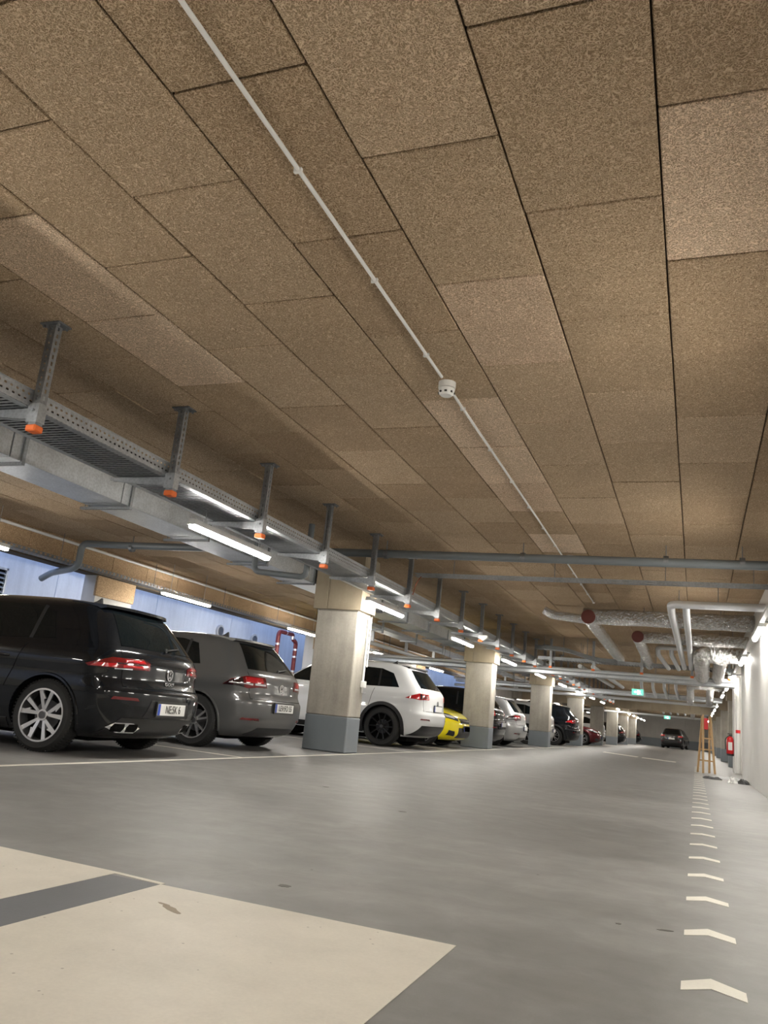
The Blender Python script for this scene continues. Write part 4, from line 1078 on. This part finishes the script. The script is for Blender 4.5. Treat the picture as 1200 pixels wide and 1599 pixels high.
    zp = {'golf8': .465, 'golf7': .56, 'tiguan': .80, 'round': .60}[lamps_]*sz
    # bumper: lower dark diffuser, reflectors
    zb = sh.z0/sz
    if dark_trim or kind == 'suv' or detail:
        top = {'golf8': .37, 'golf7': .30, 'tiguan': .46, 'round': .34}[lamps_]
        bw = {'golf8': .78, 'golf7': .60, 'tiguan': .86, 'round': .8}[lamps_]
        pt('diffuser', Q([(-bw, zb+.04), (bw, zb+.04), (bw-.12, top), (-bw+.12, top)]), RQ, M['black'], .006, .012, 18)
        if lamps_ == 'golf8':
            pt('plate_recess', Q([(-.42, .385), (.42, .385), (.34, .545), (-.34, .545)]), RQ, M['black'], .004, .01, 12)
        for s_ in (1, -1):
            zf = {'golf8': .525, 'golf7': .385, 'tiguan': .56, 'round': .5}[lamps_]
            P_ = [(.52, zf), (.82, zf+.005), (.80, zf+.032), (.55, zf+.03)]
            pt('reflector', Q(P_) if s_ > 0 else mir(Q(P_)), RQ, M['redglass'], .006, .01, 8)
    if detail:
        # tailgate seam
        zl, zh = (.645, .98) if kind == 'hatch' else (.73, 1.13)
        for s_ in (1, -1):
            P_ = [(.70, zl), (.706, zl), (.706, zh), (.70, zh)]
            pt('tailgate_seam', Q(P_) if s_ > 0 else mir(Q(P_)), RQ, M['dark'], .0015, .01, 2)
        pt('tailgate_seam', Q([(-.70, zl), (.70, zl), (.70, zl+.008), (-.70, zl+.008)]), RQ, M['dark'], .0015, .01, 16)
        # wiper
        p0 = RQ(.0, (zw0+.02)*sz); mb = MB(); mb.tube([p0+Vector((-.02, 0, 0)), p0+Vector((-.035, -.0, .0))], .022, 10); mb.tube([p0+Vector((-.03, 0, .0)), RQ(-.32*sy, (zw0+.06)*sz)+Vector((-.02, 0, 0))], .009, 6); mb.build('wiper', M['black'], t)
    if exhaust:
        for s_ in (1, -1):
            z_ = .285; out = [(.42, z_-.045), (.62, z_-.045), (.76, z_), (.70, z_+.045), (.50, z_+.045), (.38, z_)]
            P_ = Q(out); P_ = P_ if s_ > 0 else mir(P_); tr = pt('exhaust_trim', P_, RQ, M['chrome'], .014, .012, 10)
            cu = .565
            for (a, c_) in ((.405, .545), (.565, .70)):
                inn = [(a+.015, z_-.035), (c_-.012, z_-.035), (c_+.01, z_), (c_-.002, z_+.035), (a+.03, z_+.035), (a+.01, z_)]
                P_ = Q(inn); P_ = P_ if s_ > 0 else mir(P_); pt('tailpipe_mouth', P_, RQ, M['dark'], .016, .008, 6, tr)
    # badge
    if detail == 2 and not front or model:
        zbdg = {'golf8': .795, 'golf7': .81, 'tiguan': .90, 'round': .85}[lamps_]*sz; p = RQ(0, zbdg); bx = p.x-.012
        mb = MB(); Vv = []; Ff = []; nn = 28
        for i in range(nn):
            a = 2*PI*i/nn
            for (r_, xx) in ((.046, bx), (.055, bx), (.055, bx+.014), (.046, bx+.014)): Vv.append((xx, r_*math.cos(a), zbdg+r_*math.sin(a)))
        for i in range(nn):
            for j in range(4): Ff.append((i*4+j, ((i+1) % nn)*4+j, ((i+1) % nn)*4+(j+1) % 4, i*4+(j+1) % 4))
        mb.add(Vv, Ff)
        def bar(y0, z0, y1, z1, w__=.005):
            d_ = Vector((y1-y0, z1-z0)).normalized(); n_ = Vector((-d_.y, d_.x))*w__
            mb.prism([(y0-n_.x, zbdg+z0-n_.y), (y0+n_.x, zbdg+z0+n_.y), (y1+n_.x, zbdg+z1+n_.y), (y1-n_.x, zbdg+z1-n_.y)], 0, bx, bx+.012)
        bar(-.020, .043, 0, .004); bar(.020, .043, 0, .004)
        bar(-.042, .018, -.020, -.040); bar(.042, .018, .020, -.040); bar(-.020, -.040, 0, -.006); bar(.020, -.040, 0, -.006)
        mb.build('badge', M['chrome'], t)
    if model:
        p = RQ(0, .705*sz); text_mesh(model, .045, M['chrome'], 'model_lettering', t, (p.x-.010, 0, .705*sz), (PI/2, 0, -PI/2), .003, 1.5)
    # number plate
    def numplate(xp, z_, txt, sgn):
        mb = MB(); mb.bbox((xp-.006, -.26, z_-.055), (xp+.004, .26, z_+.055), .003); pl = mb.build('number_plate', M['plate_white'], t)
        sx_ = xp-.0075 if sgn < 0 else xp+.0055
        yb = .26*(-sgn)
        mb = MB(); mb.box((sx_, yb*.99, z_-.053), (sx_+.002, yb-(.045 if yb > 0 else -.045), z_+.053)); mb.build('country_band', M['plate_blue'], pl)
        mb = MB(); mb.box((xp-.004 if sgn < 0 else xp-.012, -.275, z_-.07), (xp+.012 if sgn < 0 else xp+.004, .275, z_+.07)); mb.build('plate_holder', M['black'], pl)
        if txt: text_mesh(txt, .105, M['ink'], 'plate_lettering', pl, (sx_-.001 if sgn < 0 else sx_+.003, sgn*.022, z_), (PI/2, 0, -PI/2 if sgn < 0 else PI/2), .001, .80)
    if not front: numplate(RQ(0, zp).x-.018, zp, plate, -1)
    if front:
        for s_ in (1, -1):
            P_ = [(.50, .60), (.88, .66), (1.20, .78), (1.05, .80), (.70, .74), (.48, .66)]
            hl = pt('headlamp', Q(P_) if s_ > 0 else mir(Q(P_)), FQ, M['black'], .008, .012, 12)
            P_ = [(.62, .645), (.84, .675), (.84, .73), (.64, .70)]; pt('headlamp_lens', Q(P_) if s_ > 0 else mir(Q(P_)), FQ, M['clear_lens'], .011, .008, 6, hl)
            P_ = [(.90, .70), (1.08, .745), (1.02, .775), (.90, .74)]; pt('headlamp_lens', Q(P_) if s_ > 0 else mir(Q(P_)), FQ, M['clear_lens'], .011, .008, 6, hl)
            P_ = [(.64, .27), (.86, .29), (.82, .40), (.66, .38)]; pt('fog_lamp', Q(P_) if s_ > 0 else mir(Q(P_)), FQ, M['black'], .006, .01, 6)
        pt('lower_grille', Q([(-.56, .24), (.56, .24), (.50, .46), (-.50, .46)]), FQ, M['black'], .008, .012, 14)
        pt('upper_grille', Q([(-.36, .56), (.36, .56), (.42, .66), (-.42, .66)]), FQ, M['black'], .008, .012, 10)
        pt('chrome_bar', Q([(-.38, .60), (.38, .60), (.40, .625), (-.40, .625)]), FQ, M['chrome'], .014, .008, 10)
        numplate(FQ(0, .44*sz).x+.022, .44*sz, '', 1)
    return t
def paint(name, col, metal=.0, rough=.35, coat=1.0):
    return plain(name, col, rough, metal, coat, spec=.1)
blackp = paint('black car paint', (.004, .005, .007), .0, .25, .75); greyp = paint('grey car paint', (.115, .116, .118), .35, .35); whitep = paint('white car paint', (.72, .73, .74), 0, .3)
yellowp = paint('yellow car paint', (.85, .72, .01), 0, .3); silverp = paint('silver car paint', (.50, .51, .52), .6, .35); redp = paint('dark red car paint', (.10, .008, .012), .3, .3)
darkp = paint('anthracite car paint', (.025, .026, .028), .3, .3)
car('black hatchback with shiny alloy wheels and plate NE SK 6, nearest car at the left', 'hatch', (-4.86, 6.92, 0), blackp, rz=PI+.085, name='hatchback_car', exhaust=True, plate='NE:SK 6', model='GOLF', wheels_rim=.236)
car('grey hatchback with plate LEV FO 55 parked between the black hatchback and the column', 'hatch', (-5.13, 9.83, 0), greyp, name='hatchback_car', lamps_='golf7', plate='LEV:FO 55', style='grey', arch='arch_paint', wheels_rim=.222)
car('white off-road car with black wheels parked right behind the nearest column', 'suv', (-4.86, 16.12, 0), whitep, name='suv_car', lamps_='tiguan', style='black', arch='arch_black', wheels_rim=.262, dark_trim=True)
car('bright yellow hatchback parked nose out behind the white off-road car', 'hatch', (-4.98-3.98, 18.75, 0), yellowp, rz=0, sc=(.93, .96, 1.0), detail=1, name='hatchback_car', lamps_='golf7', style='grey', front=True)
car('black hatchback with bright red tail lamps parked behind the second column', 'hatch', (-4.9, 22.3, 0), blackp, sc=(1, 1, 1.03), detail=1, name='hatchback_car', lamps_='round', style='grey')
car('silver hatchback right beside the black one behind the second column', 'hatch', (-4.85, 25.2, 0), silverp, detail=1, name='hatchback_car', lamps_='tiguan' if False else 'golf7', style='grey')
car('silver estate set back in its bay left of the third column', 'hatch', (-5.7, 28.2, 0), silverp, sc=(1.05, 1, .98), detail=1, name='estate_car', lamps_='golf7', style='grey')
car('small silver van with tall red tail lamps just right of the third column', 'suv', (-5.0, 31.6, 0), silverp, sc=(.95, .95, .95), detail=1, name='van', lamps_='round', style='grey')
car('black off-road car parked between the third and fourth columns', 'suv', (-4.55, 35.3, 0), blackp, detail=1, name='suv_car', lamps_='tiguan', style='grey', arch='arch_black', dark_trim=True)
car('dark red hatchback parked right of the fourth column', 'hatch', (-4.5-4.2, 43.0, 0), redp, rz=0, detail=0, name='hatchback_car', lamps_='golf7', style='grey', front=True)
car('white car just showing between the fifth and sixth columns', 'suv', (-5.0, 50.6, 0), whitep, detail=0, name='suv_car', lamps_='tiguan', style='black')
car('black car showing right of the sixth column', 'hatch', (-4.6, 61.0, 0), blackp, detail=0, name='hatchback_car', lamps_='golf7', style='grey')
car('black car near the far end of the left row', 'hatch', (-4.6, 78.5, 0), blackp, detail=0, name='hatchback_car', lamps_='golf7', style='grey')
car('dark off-road car standing in the aisle at the far end', 'suv', (-1.95, 73.5, 0), darkp, rz=PI/2-.12, detail=0, name='suv_car', lamps_='tiguan', style='grey')
car('dark car nose out in the right bay just beyond the extinguisher', 'hatch', (1.35+4.2, 36.2, 0), darkp, rz=PI, detail=0, name='hatchback_car', lamps_='golf7', style='grey', front=True)
car('dark car nose out in the right bay behind the stepladder', 'hatch', (1.30+4.2, 44.4, 0), darkp, rz=PI, detail=0, name='hatchback_car', lamps_='golf7', style='grey', front=True)
